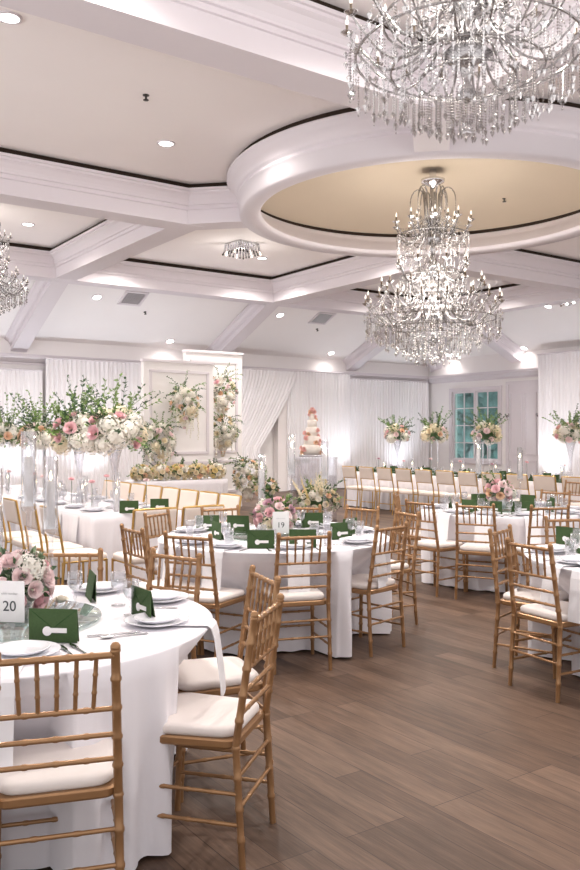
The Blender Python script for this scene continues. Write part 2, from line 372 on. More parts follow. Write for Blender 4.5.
dl_mesh = [MB().lathe([(.115, 0), (.115, -.012), (.09, -.016), (.085, 0)], 24).mesh('trim', 'trim_paint'), MB().lathe([(.001, -.008), (.088, -.008)], 24).mesh('lens', 'lamp_face')]
def downlight(p, kind, label, e=None):
    e = e or DOWN_W*(1 if kind == 'c' else .08)
    o = thing('downlight', label, 'ceiling light', p, 0, 'round recessed ceiling downlights'); orient(o, kind)
    link('trim', dl_mesh[0], o); link('lens', dl_mesh[1], o)
    light('downlight_lamp', 'SPOT', p+Vector((0, 0, -.06)), e, (1, .94, .88), .09, (0, 0, 0), spot_size=R(150), spot_blend=.8)
for px, py, k, l in [(9, 17, 'c', 'in the top left corner of the large coffer'), (166, 143, 'c', 'in the large coffer left of the oval ring'), (28, 224, 'c', 'in the small coffer at the far left'),
        (262, 258, 'c', 'beside the chrome tube fixture'), (97, 297, 'n', 'on the sloped ceiling left of the square vent'), (170, 341, 'n', 'low on the sloped ceiling above the white backdrop'),
        (280, 315, 'n', 'on the sloped ceiling left of the teal vent'), (331, 353, 'n', 'low on the sloped ceiling above the cake'), (548, 306, 'u', 'on the right slope beside the spotlights'),
        (524, 348, 'u', 'low on the right slope above the panelled door'), (449, 355, 'u', 'low on the slope above the gridded window')]:
    downlight(on_plane(px, py, k), k, 'round white recessed downlight ' + l)
for u, n in [(2, 5), (2, 8.5), (5, 8.3), (13.6, 8.3), (8.4, 3.2), (5, 2), (13.5, 11.8), (15, 13.6), (13.6, 15), (12, 12), (12.4, 4), (3, 14.5), (9.8, 12), (6.8, 15.2), (9.9, 15.2), (4.6, 4.6), (15, 8.4)]:
    light('room_downlight', 'SPOT', uv(u, n, HC-.08), DOWN_W, (1, .94, .88), .09, (0, 0, 0), spot_size=R(150), spot_blend=.8)
def sprinkler(p, kind, label):
    o = thing('sprinkler', label, 'sprinkler', p, 0, 'dark ceiling sprinklers'); orient(o, kind)
    MB().lathe([(.001, 0), (.035, 0), (.035, -.008), (.012, -.014), (.012, -.05), (.001, -.05)], 12).build('body', 'dark_metal', o)
    MB().lathe([(.001, -.055), (.03, -.052), (.03, -.058), (.001, -.06)], 10).build('deflector', 'dark_metal', o)
for px, py, k, l in [(146, 95, 'c', 'in the large upper left coffer'), (145, 312, 'n', 'just right of the square vent'), (317, 329, 'n', 'below the teal vent'), (515, 306, 'u', 'on the right slope left of a downlight')]:
    sprinkler(on_plane(px, py, k), k, 'small dark ceiling sprinkler ' + l)
sprinkler(Vector((3.33, 12.9, 5.235)), 'c', 'small dark ceiling sprinkler in the tan dome right of the chandelier')
def vent(px, py, kind, label, m2, w=.5):
    o = thing('air_vent', label, 'air vent', on_plane(px, py, kind), 0); orient(o, kind)
    m = MB(); t = .05
    m.box((0, w/2, -.01), (w+t, t, .03)).box((0, -w/2, -.01), (w+t, t, .03)).box((w/2, 0, -.01), (t, w, .03)).box((-w/2, 0, -.01), (t, w, .03)); m.build('frame', 'trim_paint', o)
    g = MB()
    for i in range(9): g.box((0, (i-4)*w/9.5, -.014), (w-.04, .007, .008)); g.box(((i-4)*w/9.5, 0, -.014), (.007, w-.04, .008))
    g.build('grille', 'trim_paint', o); MB().box((0, 0, -.004), (w-.02, w-.02, .004)).build('duct', m2, o)
vent(133, 298, 'n', 'square white air vent with dark grille on the left slope', 'dark_metal'); vent(322, 318, 'n', 'square air vent with teal grey grille on the slope near the big chandelier', 'vent_dark')
# chrome tube fixture
def tube_fixture():
    o = thing('tube_ceiling_light', 'square flush fixture of hanging chrome tubes in the middle coffer', 'ceiling light', uv(8.3, 13.45, HC), GRID+.15); o.scale = (.74,)*3
    MB().box((0, 0, -.02), (.62, .62, .04)).build('backplate', 'chrome', o)
    k = 0
    for i in range(7):
        for x, y in ((-.3+.1*i, -.3), (-.3+.1*i, .3), (-.3, -.3+.1*i), (.3, -.3+.1*i)):
            if (i in (0, 6)) and abs(y) != .3: continue
            if i in (0, 6) and abs(abs(x)-.3) < 1e-6 and abs(abs(y)-.3) < 1e-6 and k > 999: continue
            sx, sy = x*1.06, y*1.06
            t = MB().tube([(x, y, -.03), (sx, sy, -.22)], .026, 8).build('tube', 'chrome', o)
            MB().tube([(sx, sy, -.22), (sx*1.06, sy*1.06, -.27)], [.014, .014], 6).ball((sx*1.08, sy*1.08, -.29), .026, seg=8, rings=5).build('socket', 'dark_metal' if (i+k) % 3 else 'bulb', t); k += 1
    light('fixture_lamp', 'POINT', uv(8.3, 13.45, HC-.4), 14, (1, .95, .9), .15)
tube_fixture()
def spot(p, rz, label):
    o = thing('spotlight', label, 'spotlight', p, rz, 'swivel spotlights on the right slope')
    MB().tube([(0, 0, .14), (0, 0, 0)], .01).build('stem', 'chrome', o)
    MB().lathe([(.001, -.1), (.035, -.1), (.045, .06), (.04, .06), (.03, .05), (.001, .05)], 14).build('lamp_head', 'chrome', o).rotation_euler = (R(60), 0, 0)
    MB().ball((0, -.06, -.02), .028).build('bulb', 'lamp_face', o)
q = on_plane(572, 296, 'u'); spot(q+Vector((0, 0, -.14)), .4, 'upper chrome swivel spotlight hanging from the right slope')
spot(q+Vector((-.22, -.1, -.05-.14)), 1.2, 'lower chrome swivel spotlight hanging left of the other one')

# ------------------------------------------------------------------ chandeliers
def strand_mesh(n, r, drop, seed=0, name='crystal_strand'):
    m = MB(); z = 0
    for i in range(n): m.gem((0, 0, z-r), r, r*2.1, 5); z -= r*2.15
    m.gem((0, 0, z-drop*.35), drop*.36, drop, 6); m.ball((0, 0, z-drop-.012), .010, seg=6, rings=4)
    return m.mesh(name, 'crystal')
ST = {k: strand_mesh(k, .0105, .075) for k in (3, 6, 8, 9, 11, 13, 17)}
def strand_into(m, x, y, z, n, r=.0105, drop=.07):
    for i in range(n): m.gem((x, y, z-r), r, r*2.1, 4); z -= r*2.15
    m.gem((x, y, z-drop*.35), drop*.34, drop, 5)
def arm(ch, a, z, r, rise=.14, dip=.12, r0=.05, bulb=True, thick=.013):
    e = bpy.data.objects.new('arm', ARM[(r, rise, dip)]) if (r, rise, dip) in ARM else None
    if e is None:
        pts = [];
        for i in range(21):
            t = i/20; x = r0+(r-r0)*t; q = min(1, max(0, (t-.62)/.38)); pts.append((x, 0, .35*dip*math.sin(PI*min(1, t/.38)) - 1.25*dip*math.sin(PI*max(0, (t-.25)/.75))**.8*(t > .25) + (rise-.05)*q*q*(3-2*q)))
        m = MB().tube(pts, [thick*(1.0-.25*i/20) for i in range(21)], 6)
        # a curl above the arm
        cp = [(r*.45+.09*math.cos(w)*.8, 0, -dip*.4+.085*math.sin(w)+.06) for w in [k*.5-2.4 for k in range(11)]]
        m.tube(cp, thick*.5, 5)
        e = None; ARM[(r, rise, dip)] = m.mesh('arm', 'crystal_arm'); e = bpy.data.objects.new('arm', ARM[(r, rise, dip)])
        zt = pts[-1][2]; CUP[(r, rise, dip)] = zt
        if 'cup' not in ARM:
            ARM['cup'] = MB().lathe([(.002, -.02), (.02, -.015), (.05, .012), (.056, .016), (.045, .018), (.014, .004), (.014, .02), (.001, .02)], 10).mesh('candle_cup', 'crystal')
            ARM['candle'] = MB().lathe([(.011, .0), (.011, .075), (.001, .075)], 7).mesh('candle_tube', 'brass_dark')
            ARM['bulb'] = MB().lathe([(.001, .075), (.011, .085), (.013, .10), (.007, .125), (.001, .145)], 8).mesh('bulb', 'bulb')
    COL.objects.link(e); e.parent = ch; e.location = (0, 0, z); e.rotation_euler = (0, 0, a)
    zt = CUP[(r, rise, dip)]
    if bulb:
        for k in ('cup', 'candle', 'bulb'):
            link(ARM[k].name.split('.')[0], ARM[k], e, (r, 0, zt))
    return e
ARM = {}; CUP = {}
def chandelier(label, loc, chain=0.0, seed=1):
    """total height 2.62 m; origin at the very bottom, widest tier radius .96"""
    rnd = random.Random(seed)
    ch = thing('crystal_chandelier', label, 'chandelier', loc, .2, 'tiered crystal chandeliers')
    MB().lathe([(.001, 2.62), (.17, 2.60), (.16, 2.56), (.06, 2.52), (.03, 2.48)], 24).build('canopy', 'chrome', ch)
    MB().lathe([(.012, 2.5), (.012, 2.3), (.05, 2.27), (.02, 2.2), (.03, 2.1), (.08, 2.02), (.03, 1.95), (.05, 1.9), (.10, 1.82), (.12, 1.74), (.03, 1.66), (.04, 1.5), (.085, 1.4), (.06, 1.25), (.03, 1.18), (.11, 1.08), (.17, 1.02), (.05, .95), (.06, .8), (.12, .7), (.2, .62), (.06, .55), (.03, .4), (.08, .32), (.02, .25)], 16).build('stem', 'crystal_arm', ch)
    MB().ball((0, 0, .02), .045, seg=12, rings=8).build('finial_ball', 'crystal', ch)
    # plume of arching rods at the top
    for i in range(12):
        m = MB(); rr = .30 if i % 2 else .2
        m.tube([(.05, 0, 1.88), (.10, 0, 2.05), (.115, 0, 2.2)]+[(.13+(rr-.11)*(1-math.cos(w))/2, 0, 2.33+.14*math.sin(w)+(.05-.09*(w/PI))) for w in [k*PI/8 for k in range(9)]], [.012]*6+[.010]*4+[.008]*2, 6)
        p = m.build('plume_rod', 'crystal_arm', ch); p.rotation_euler = (0, 0, i*PI/6)
        link('crystal_strand', ST[6], p, (rr+.02, 0, 2.29))
    tiers = [(10, 1.86, .54, .16, .12), (8, 1.93, .30, .12, .10), (8, 1.28, .50, .16, .10), (12, .98, .72, .17, .14), (18, .74, .95, .17, .15)]
    for q, (n, z, r, rise, dip) in enumerate(tiers):
        for i in range(n): arm(ch, 2*PI*(i+.5*(q % 2))/n, z, r, rise, dip)
    # dishes and rings carrying the strands
    for z, r in ((1.80, .50), (1.22, .46), (.90, .66), (.62, .88), (.50, .60), (.42, .38)):
        MB().lathe([(r-.008, z), (r+.008, z), (r+.008, z+.014), (r-.008, z+.014), (r-.008, z)], 36).build('ring', 'crystal_arm', ch)
    cnt = 0
    for r, z, n, k in ((.93, .66, 44, 11), (.50, 1.82, 20, 17), (.72, .92, 20, 6), (.46, 1.24, 16, 9)):
        for i in range(n):
            a = 2*PI*i/n+.03; kk = k if (i % 2) else {11: 8, 17: 13, 6: 3, 9: 6}[k]
            link('crystal_strand', ST[kk], ch, (r*math.cos(a), r*math.sin(a), z+rnd.uniform(-.02, .02)), rnd.uniform(0, 3)); cnt += 1
    m = MB()
    for r, z, n, k in ((.80, .60, 44, 10), (.66, .56, 38, 12), (.52, .50, 32, 13), (.38, .44, 26, 13), (.24, .38, 18, 13), (.12, .34, 9, 12), (.58, .88, 26, 6), (.36, 1.2, 14, 10), (.3, 1.66, 12, 14), (.18, 1.1, 10, 14), (.42, 1.84, 14, 6)):
        for i in range(n):
            a = 2*PI*(i+rnd.random()*.5)/n; strand_into(m, r*math.cos(a), r*math.sin(a), z+rnd.uniform(-.03, .03), k+rnd.randint(-2, 2), .0105)
    # swags between tiers
    def swag(z0, r0_, z1, r1_, n, sag):
        for i in range(n):
            a = 2*PI*i/n; b = a+2*PI/n*.9; N = 16
            for j in range(N):
                t = j/(N-1); w = a+(b-a)*t; r = r0_+(r1_-r0_)*t
                m.gem((r*math.cos(w), r*math.sin(w), z0+(z1-z0)*t-sag*math.sin(PI*t)), .010, .022, 4)
    swag(.80, .9, .80, .9, 18, .12); swag(1.05, .66, .8, .9, 18, .05); swag(2.1, .1, 1.9, .5, 12, .06); swag(1.86, .5, 1.86, .5, 10, .12); swag(1.4, .1, 1.3, .48, 10, .08); swag(1.7, .2, 1.35, .45, 10, -.02)
    for i in range(18):
        a = 2*PI*i/18
        for zz in (.62, .7): m.gem((.96*math.cos(a), .96*math.sin(a), zz), .022, .07, 6)
    tag(m.build('crystal_strand', 'crystal', ch), kind='stuff')
    return ch
RC = uv(c0, c1)
ch2 = chandelier('huge tiered crystal chandelier hanging from the tan oval dome', (RC.x, RC.y, 2.56))
MB().tube([(0, 0, 2.6), (0, 0, 2.78)], .05, 12).build('ceiling_rose', 'chrome', ch2)
light('chandelier_lamp', 'POINT', (RC.x, RC.y, 4.75), 8, (1, .88, .74), .3)
light('chandelier_lamp_low', 'POINT', (RC.x, RC.y, 3.6), CHAN_W, (1, .93, .86), .7)
ch1 = copy_tree(ch2); ch1['label'] = 'crystal chandelier cropped by the top edge, nearest to the camera'
ch1.location = (.98, 4.6, 3.22); ch1.scale = (.7, .7, .7)
light('near_chandelier_lamp', 'POINT', (.98, 4.6, 4.1), 45, (1, .93, .86), .45)
ch3 = copy_tree(ch2); ch3['label'] = 'small crystal chandelier cut off by the left edge of the view'
pp = uv(3.3, 13.5); ch3.location = (pp.x+.33, pp.y, 3.42); ch3.scale = (.62, .62, .62)
light('side_chandelier_lamp', 'POINT', (pp.x, pp.y, 4.2), 45, (1, .93, .86), .4)

# ------------------------------------------------------------------ chairs
def rrect(wf, wb, d, r, z, n=5, sc=1.0):
    pts = []
    for cx, cy, a0, w in ((wf/2-r, d/2-r, 0, 1), (-wb/2+r if False else -wf/2+r, d/2-r, PI/2, 1), (-wb/2+r, -d/2+r, PI, 1), (wb/2-r, -d/2+r, 1.5*PI, 1)):
        for i in range(n+1):
            a = a0+PI/2*i/n; pts.append(((cx+r*math.cos(a))*sc, (cy+r*math.sin(a))*sc, z))
    return pts
def pad(wf, wb, d, r, z, h):
    m = MB(); m.loops([rrect(wf, wb, d, r, z, sc=.95), rrect(wf, wb, d, r, z+h*.2), rrect(wf, wb, d, r, z+h*.62), rrect(wf, wb, d, r, z+h*.85, sc=.965), rrect(wf, wb, d, r, z+h*.97, sc=.86), rrect(wf, wb, d, r, z+h, sc=.55), rrect(wf, wb, d, r, z+h*.99, sc=.2)]); return m
def make_chiavari():
    t = thing('banquet_chair', '', 'chair')
    MB().loops([rrect(.40, .37, .39, .05, .425), rrect(.41, .38, .40, .05, .432), rrect(.41, .38, .40, .05, .452), rrect(.40, .37, .39, .05, .458)], smooth=False).build('seat_frame', 'chair_gold', t)
    pad(.395, .355, .375, .06, .458, .042).build('seat_cushion', 'seat_cream', t)
    for s in (-1, 1):
        m = MB().bead_rod((s*.192, -.225, 0), (s*.186, -.197, .44), .0130, .11, taper=1.12); m.bead_rod((s*.186, -.197, .44), (s*.172, -.262, .905), .0142, .095)
        m.ball((s*.172, -.263, .910), .0165, seg=8, rings=5); m.build('leg', 'chair_gold', t)
        MB().bead_rod((s*.196, .188, 0), (s*.188, .172, .435), .0130, .11, taper=1.08).build('leg', 'chair_gold', t)
    def bp(x, h):                                   # a point on the back plane
        k = (h-.44)/.465; return (x, -.197-.065*k, h)
    MB().bead_rod(bp(-.172, .885), bp(.172, .885), .0110, .075).build('top_rail', 'chair_gold', t)
    for h, w in ((.715, .178), (.632, .18), (.553, .182)): MB().bead_rod(bp(-w, h), bp(w, h), .0086, .09).build('back_rail', 'chair_gold', t)
    for i in range(5):
        x = (i-2)*.058; MB().bead_rod(bp(x*.93, .715), bp(x, .885), .0070, .06).build('spindle', 'chair_gold', t)
    for s in (-1, 1):
        for h in (.16, .27): MB().bead_rod((s*.193, -.214+.03*h, h), (s*.193, .183, h), .0078, .11).build('stretcher', 'chair_gold', t)
    for h in (.21, .31): MB().bead_rod((-.193, .182, h), (.193, .182, h), .0078, .11).build('stretcher', 'chair_gold', t)
    MB().bead_rod((-.19, -.212, .22), (.19, -.212, .22), .0078, .11).build('stretcher', 'chair_gold', t)
    MB().bead_rod((-.19, -.206, .33), (.19, -.206, .33), .0078, .11).build('stretcher', 'chair_gold', t)
    return t
def make_modern():
    t = thing('padded_chair', '', 'chair')
    pad(.43, .42, .42, .05, .42, .07).build('seat', 'pad_cream', t)
    for s in (-1, 1):
        MB().tube([(s*.205, -.235, 0), (s*.208, -.20, .44), (s*.208, -.215, .56), (s*.208, -.275, .90)], .0115, 6).build('leg', 'frame_gold', t)
        MB().tube([(s*.205, .20, 0), (s*.205, .195, .43)], .0115, 6).build('leg', 'frame_gold', t)
        MB().tube([(s*.205, .195, .425), (s*.207, -.20, .425)], .010, 6).build('seat_rail', 'frame_gold', t)
    MB().tube([(-.208, -.275, .90), (-.1, -.283, .905), (.1, -.283, .905), (.208, -.275, .90)], .0115, 6).build('top_rail', 'frame_gold', t)
    MB().tube([(-.208, -.237, .67), (.208, -.237, .67)], .009, 6).build('back_rail', 'frame_gold', t)
    m = MB(); a = []
    for dz, e in ((-.02, .0), (-.016, .012), (.016, .012), (.02, .0)):
        w = .185+e; z0, z1 = .685-e, .885+e
        a.append([(x, -.238-(z-.67)*.165+dz, z) for x, z in ((-w, z0), (w, z0), (w, z1), (-w, z1))])
    m.loops(a, smooth=False); m.build('backrest', 'pad_cream', t)
    MB().tube([(-.205, .195, .41), (.205, .195, .41)], .009, 6).build('seat_rail', 'frame_gold', t)
    MB().tube([(-.205, -.215, .2), (.205, -.215, .2)], .008, 6).build('stretcher', 'frame_gold', t)
    return t
used = set()
PROTO = {'c': make_chiavari(), 'm': make_modern()}
def chair(kind, mx, my, f, label, group, off=.25):
    """mx,my: the middle of the backrest; f: facing direction"""
    L = math.hypot(*f); f = (f[0]/L, f[1]/L)
    o = PROTO[kind] if kind not in used else copy_tree(PROTO[kind]); used.add(kind)
    o.location = (mx+f[0]*off, my+f[1]*off, 0); o.rotation_euler = (0, 0, yaw(f)); o['label'] = label; o['group'] = group; return o
G = 'gold bamboo-style chairs at the round tables'
T20, T19, TC, TD = (-1.20, 3.53), (-.12, 6.5), (2.25, 8.85), (2.45, 5.35)
chs = [
 (-.70, 2.49, (-.28, .96), 'gold chair seen from behind at the bottom left corner, cushion facing table 20'),
 (-.095, 3.14, (-.965, .26), 'gold chair seen from the side at the bottom centre, right of table 20'),
 (-.13, 3.865, (-.93, -.37), 'gold chair half hidden behind the nearest side-on chair, right of table 20'),
 (-.63, 4.52, (-.58, -.81), 'gold chair facing the camera behind the two goblets of table 20'),
 (-1.23, 4.62, (0, -1), 'gold chair behind the pink roses of table 20, only its top showing'),
 (.09, 5.42, (-.27, .96), 'gold chair seen squarely from behind in front of table 19'),
 (.72, 5.94, (-.72, .70), 'gold chair standing free at the right front of table 19 beside the open floor'),
 (-.66, 5.40, (.44, .90), 'gold chair seen from behind at the left front of table 19'),
 (-1.09, 5.78, (.82, .57), 'gold chair turned right at the left side of table 19, nearer one of two'),
 (-1.10, 6.92, (.91, -.41), 'gold chair at the far left side of table 19 facing right'),
 (-.62, 7.42, (.45, -.9), 'gold chair behind table 19 in front of the grey padded end chairs'),
 (.10, 7.55, (-.15, -1), 'gold chair behind the centre flowers of table 19'),
 (.64, 7.42, (-.65, -.75), 'gold chair behind table 19 at its right, top rail below the head table chairs'),
 (.98, 7.0, (-.9, -.42), 'gold chair at the right far side of table 19, overlapped by the free standing chair'),
 (1.27, 8.10, (.78, .63), 'gold chair at the left front of the right-middle table, turned to the right'),
 (1.73, 7.75, (.45, .89), 'gold chair seen from behind in front of the right-middle round table'),
 (2.36, 7.55, (-.08, 1), 'gold chair seen from behind at the right front of the right-middle table'),
 (1.18, 9.15, (1, -.25), 'gold chair at the far left side of the right-middle table'),
 (3.05, 9.55, (-.7, -.7), 'gold chair facing the camera behind the right-middle table'),
 (1.44, 4.98, (.87, .49), 'gold chair standing at the far right foreground, pushed to the right-hand table'),
 (1.46, 5.72, (.80, -.6), 'gold chair directly behind the right foreground chair, turned to the right-hand table'),
 (2.17, 6.5, (.2, -1), 'gold chair facing the camera behind the right-hand table'),
 (4.0, 11.6, (-.8, -.6), 'gold chair cut by the right edge in front of the head table chairs')]
for x, y, f, l in chs: chair('c', x, y, f, l, G)
def uvd(du, dn): v = uv(du, dn); return (v.x, v.y)
for i, n in enumerate([13.38-.545*k for k in range(11)]):
    p = uv(10.88, n); W_ = ['leftmost', 'second from the left', 'third from the left', 'fourth from the left', 'fifth from the left', 'sixth from the left', 'seventh from the left', 'eighth from the left', 'third from the right', 'second from the right', 'rightmost'][i]
    chair('m', p.x, p.y, uvd(1, 0), 'cream padded gold framed chair along the head table, '+W_, 'padded chairs along the head table')
for i, n in enumerate([7.75+.47*k for k in range(8)]):
    p = uv(4.62, n); chair('m', p.x, p.y, uvd(-1, 0), 'cream padded chair on the far side of the long left table, '+['nearest', 'second nearest', 'third nearest', 'fourth nearest', 'fifth nearest', 'sixth nearest', 'seventh nearest', 'farthest'][i], 'padded chairs at the long left table')
for i, n in enumerate([7.35, 7.93, 8.5, 9.1]):
    p = uv(2.52, n); chair('m', p.x, p.y, uvd(1, 0), 'cream padded chair on the left side of the long left table, '+['nearest', 'second nearest', 'third nearest', 'farthest'][i], 'padded chairs at the long left table')
for u, l in ((3.70, 'right'), (3.22, 'left')):
    p = uv(u, 6.68); chair('m', p.x, p.y, uvd(0, 1), 'padded chair seen from behind at the near end of the long left table, '+l, 'padded chairs at the long left table')

# ------------------------------------------------------------------ tables with cloths
TH = .76
def chair_limits(perim, c, chairs):
    out = []
    for p in perim:
        best = .2
        for mx, my, f in chairs:
            L = math.hypot(*f); fx, fy = f[0]/L, f[1]/L; qx, qy = mx+fx*.475-c[0], my+fy*.475-c[1]
            den = p[2]*fx+p[3]*fy
            if den > -.3: continue
            t = (qx*fx+qy*fy)/den; lat = abs((p[2]*t-qx)*(-fy)+(p[3]*t-qy)*fx)
            if (mx, my) == chs[1][:2] and p[3]*t-qy < -.04: continue      # the cloth hangs over this chair's near corner
            if (mx, my) == chs[0][:2] and p[2]*t-qx > .0: continue
            if t > 0 and lat < .245: best = min(best, max(t-.025-math.hypot(p[0], p[1]), -.30))
        out.append(best)
    N = len(out)
    return [sum(out[(i+k) % N] for k in range(-3, 4))/7 if out[i] > -.01 else min(out[i], sum(out[(i+k) % N] for k in range(-3, 4))/7) for i in range(N)]
def cloth(perim, seed, lim=None, hem=.015, flare=-.012, amp=.026, fold=.19):
    """perim: list of (x, y, nx, ny) round the table edge"""
    rnd = random.Random(seed); N = len(perim); arc = [0]
    for i in range(1, N+1):
        a = perim[i-1]; b = perim[i % N]; arc.append(arc[-1]+math.hypot(b[0]-a[0], b[1]-a[1]))
    L = arc[-1]; k1 = round(L/fold); ph = [rnd.uniform(0, 6.28) for _ in range(6)]
    def F(s):
        w = 2*PI*s/L
        g = math.sin(k1*w+1.3*math.sin(3*w+ph[0])+.9*math.sin(7*w+ph[1])); g = math.copysign(abs(g)**.8, g)
        return g*(.75+.4*math.sin(5*w+ph[2])) + .3*math.sin((k1*2-3)*w+ph[3])
    rings = []; cx = sum(p[0] for p in perim)/N; cy = sum(p[1] for p in perim)/N
    for q in (.05, .4, .8, .96): rings.append([(cx+(p[0]-cx)*q, cy+(p[1]-cy)*q, TH) for p in perim])
    rings.append([(p[0]+p[2]*-.006, p[1]+p[3]*-.006, TH) for p in perim])
    rings.append([(p[0]+p[2]*.004, p[1]+p[3]*.004, TH-.006) for p in perim])
    M_ = 9
    for j in range(1, M_+1):
        t = j/M_; z = TH-.006-(TH-.006-hem)*t; r = []
        for i, p in enumerate(perim):
            d = .006+flare*t**1.2+amp*F(arc[i]+.02*math.sin(t*2+i*.01))*min(1, t*1.5)**1.1
            if lim and lim[i] < d: d += (lim[i]-d)*min(1, t/.32)
            r.append((p[0]+p[2]*d, p[1]+p[3]*d, z+(.004*math.sin(i*.5) if j == M_ else 0)))
        rings.append(r)
    m = MB(); m.loops(rings, cap=False); m.add(rings[0], [tuple(range(N))]); return m
def round_perim(r, n=300): return [(r*math.cos(2*PI*i/n), r*math.sin(2*PI*i/n), math.cos(2*PI*i/n), math.sin(2*PI*i/n)) for i in range(n)]
def rect_perim(w, d, r=.03, step=.02):
    P = []
    def edge(x0, y0, x1, y1, nx, ny):
        L = math.hypot(x1-x0, y1-y0); k = int(L/step)
        for i in range(k): P.append((x0+(x1-x0)*i/k, y0+(y1-y0)*i/k, nx, ny))
    def cor(cx, cy, a0):
        for i in range(6): a = a0+PI/2*i/6; P.append((cx+r*math.cos(a), cy+r*math.sin(a), math.cos(a), math.sin(a)))
    x, y = w/2, d/2
    edge(x, -y+r, x, y-r, 1, 0); cor(x-r, y-r, 0); edge(x-r, y, -x+r, y, 0, 1); cor(-x+r, y-r, PI/2); edge(-x, y-r, -x, -y+r, -1, 0); cor(-x+r, -y+r, PI); edge(-x+r, -y, x-r, -y, 0, -1); cor(x-r, -y+r, 1.5*PI)
    return P
def table_round(c, label, seed, r=.865):
    t = thing('round_table', label, 'table', (c[0], c[1], 0), 0, 'round tables under white cloths')
    pm = round_perim(r); cloth(pm, seed, chair_limits(pm, c, [k[:3] for k in chs if math.hypot(k[0]-c[0], k[1]-c[1]) < 1.6])).build('tablecloth', 'cloth', t)
    b = MB().lathe([(.001, 0), (.3, 0), (.3, .02), (.04, .05), (.04, .70), (.5, .72), (.8, .74), (.84, .75), (.001, .752)], 32).build('pedestal', 'dark_metal', t)
    return t
def table_rect(u, n, w, d, label, seed, h=None):
    p = uv(u, n); t = thing('long_table', label, 'table', p, GRID)
    cloth(rect_perim(w, d), seed, flare=-.005, amp=.018, fold=.2).build('tablecloth', 'cloth', t)
    MB().box((0, 0, .735), (w-.03, d-.03, .03)).build('tabletop', 'dark_metal', t)
    return t
table_round(T20, 'round table 20 under a floor-length white cloth at the bottom left', 1)
table_round(T19, 'round table 19 under a white cloth in the middle of the room', 2, .9)
table_round(TC, 'round white-clothed table with pink flowers right of the middle, in front of the head table', 3)
table_round(TD, 'round white-clothed table cut by the right edge beside the foreground chair', 4, .9)
table_rect(3.6, 10.6, 1.0, 5.5, 'long white-clothed table on the left running back under the tall flowers', 5)
table_rect(11.9, 10.6, .9, 7.2, 'long white-clothed head table in front of the window', 6)
table_rect(6.85, 13.3, 1.7, .7, 'small white sweetheart table topped with a bank of cream flowers', 7)

# ------------------------------------------------------------------ flowers
random.seed(11)
def rose_mesh(colr, full=True):
    m = MB(); rnd = random.Random(5)
    layers = ((.13, .62, 3, .12), (.30, .66, 3, .2), (.50, .64, 4, .35), (.70, .56, 5, .6), (.86, .44, 5, 1.0)) if full else ((.25, .55, 3, .3), (.6, .55, 5, .9))
    for rr, hh, n, spread in layers:
        for k in range(n):
            a0 = 2*PI*k/n+rr*7; wid = 2*PI/n*1.28; vs = []
            for j in range(4):
                t = j/3
                for i in range(5):
                    s = i/4-.5; a = a0+s*wid*(1 if j else .6)
                    r = rr*(.35+.75*t**.7)*(1.04-.22*abs(s)-.03*k) + spread*.13*max(0, t-.6)*2.2
                    z = -.35+hh*t*1.25-.12*(2*s)**2*t-(.22*spread*max(0, t-.66))
                    vs.append((r*math.cos(a), r*math.sin(a), z))
            m.add(vs, [(j*5+i, j*5+i+1, (j+1)*5+i+1, (j+1)*5+i) for j in range(3) for i in range(4)], True)
    m.ball((0, 0, -.1), .22, seg=8, rings=5)
    return m.mesh('rose', 'petal_'+colr)
def hyd_mesh(colr, n=90):
    m = MB(); rnd = random.Random(8)
    for k in range(n):
        z = 1-1.75*(k+.5)/n; a = k*2.39996; r = math.sqrt(max(0, 1-z*z)); d = Vector((r*math.cos(a), r*math.sin(a), z*.85)); c = d*(.9+rnd.uniform(-.16, .16))
        t1 = d.cross(Vector((.3, .2, 1))).normalized(); t2 = d.cross(t1).normalized(); w = rnd.uniform(0, 1.5); s = .19
        for q in range(4):
            b = w+q*PI/2; e = t1*math.cos(b)+t2*math.sin(b); f = t1*math.cos(b+PI/2)+t2*math.sin(b+PI/2)
            m.add([c, c+e*s*.6+f*s*.42+d*.04, c+e*s*1.15+d*.01, c+e*s*.6-f*s*.42+d*.04], [(0, 1, 2, 3)], True)
    m.ball((0, 0, 0), .56, seg=10, rings=6); return m.mesh('hydrangea', 'petal_'+colr)
ROSE = {c: rose_mesh(c) for c in ('pink', 'blush', 'peach', 'white', 'cream', 'mauve', 'coral', 'yellow')}
HYD = {c: hyd_mesh(c) for c in ('white', 'cream', 'blush', 'peach')}
def leaves(m, pts, size, rnd, droop=0):
    for p, d in pts:
        p = Vector(p); d = Vector(d).normalized(); s = size*rnd.uniform(.7, 1.3)
        side = d.cross(Vector((rnd.uniform(-1, 1), rnd.uniform(-1, 1), rnd.uniform(.2, 1)))).normalized(); up = side.cross(d)
        a, b = p+d*s*.45, p+d*s
        m.add([p, a+side*s*.24+up*s*.06, b-up*s*.1, a-side*s*.24+up*s*.06, a], [(0, 4, 1), (1, 4, 2), (2, 4, 3), (3, 4, 0)], False)
def sprig(m, p, d, L, size, rnd, n=10, grav=.15):
    p = Vector(p); d = Vector(d).normalized(); pts = [p.copy()]; lv = []
    for i in range(n):
        d = (d+Vector((rnd.uniform(-.12, .12), rnd.uniform(-.12, .12), -grav*.3))).normalized(); p = p+d*L/n; pts.append(p.copy())
        for _ in range(3):
            q = Vector((rnd.uniform(-1, 1), rnd.uniform(-1, 1), rnd.uniform(-.4, 1))).normalized(); lv.append((p, (d*.5+q)))
    m.tube(pts, size*.05, 4, cap=False); leaves(m, lv, size, rnd)
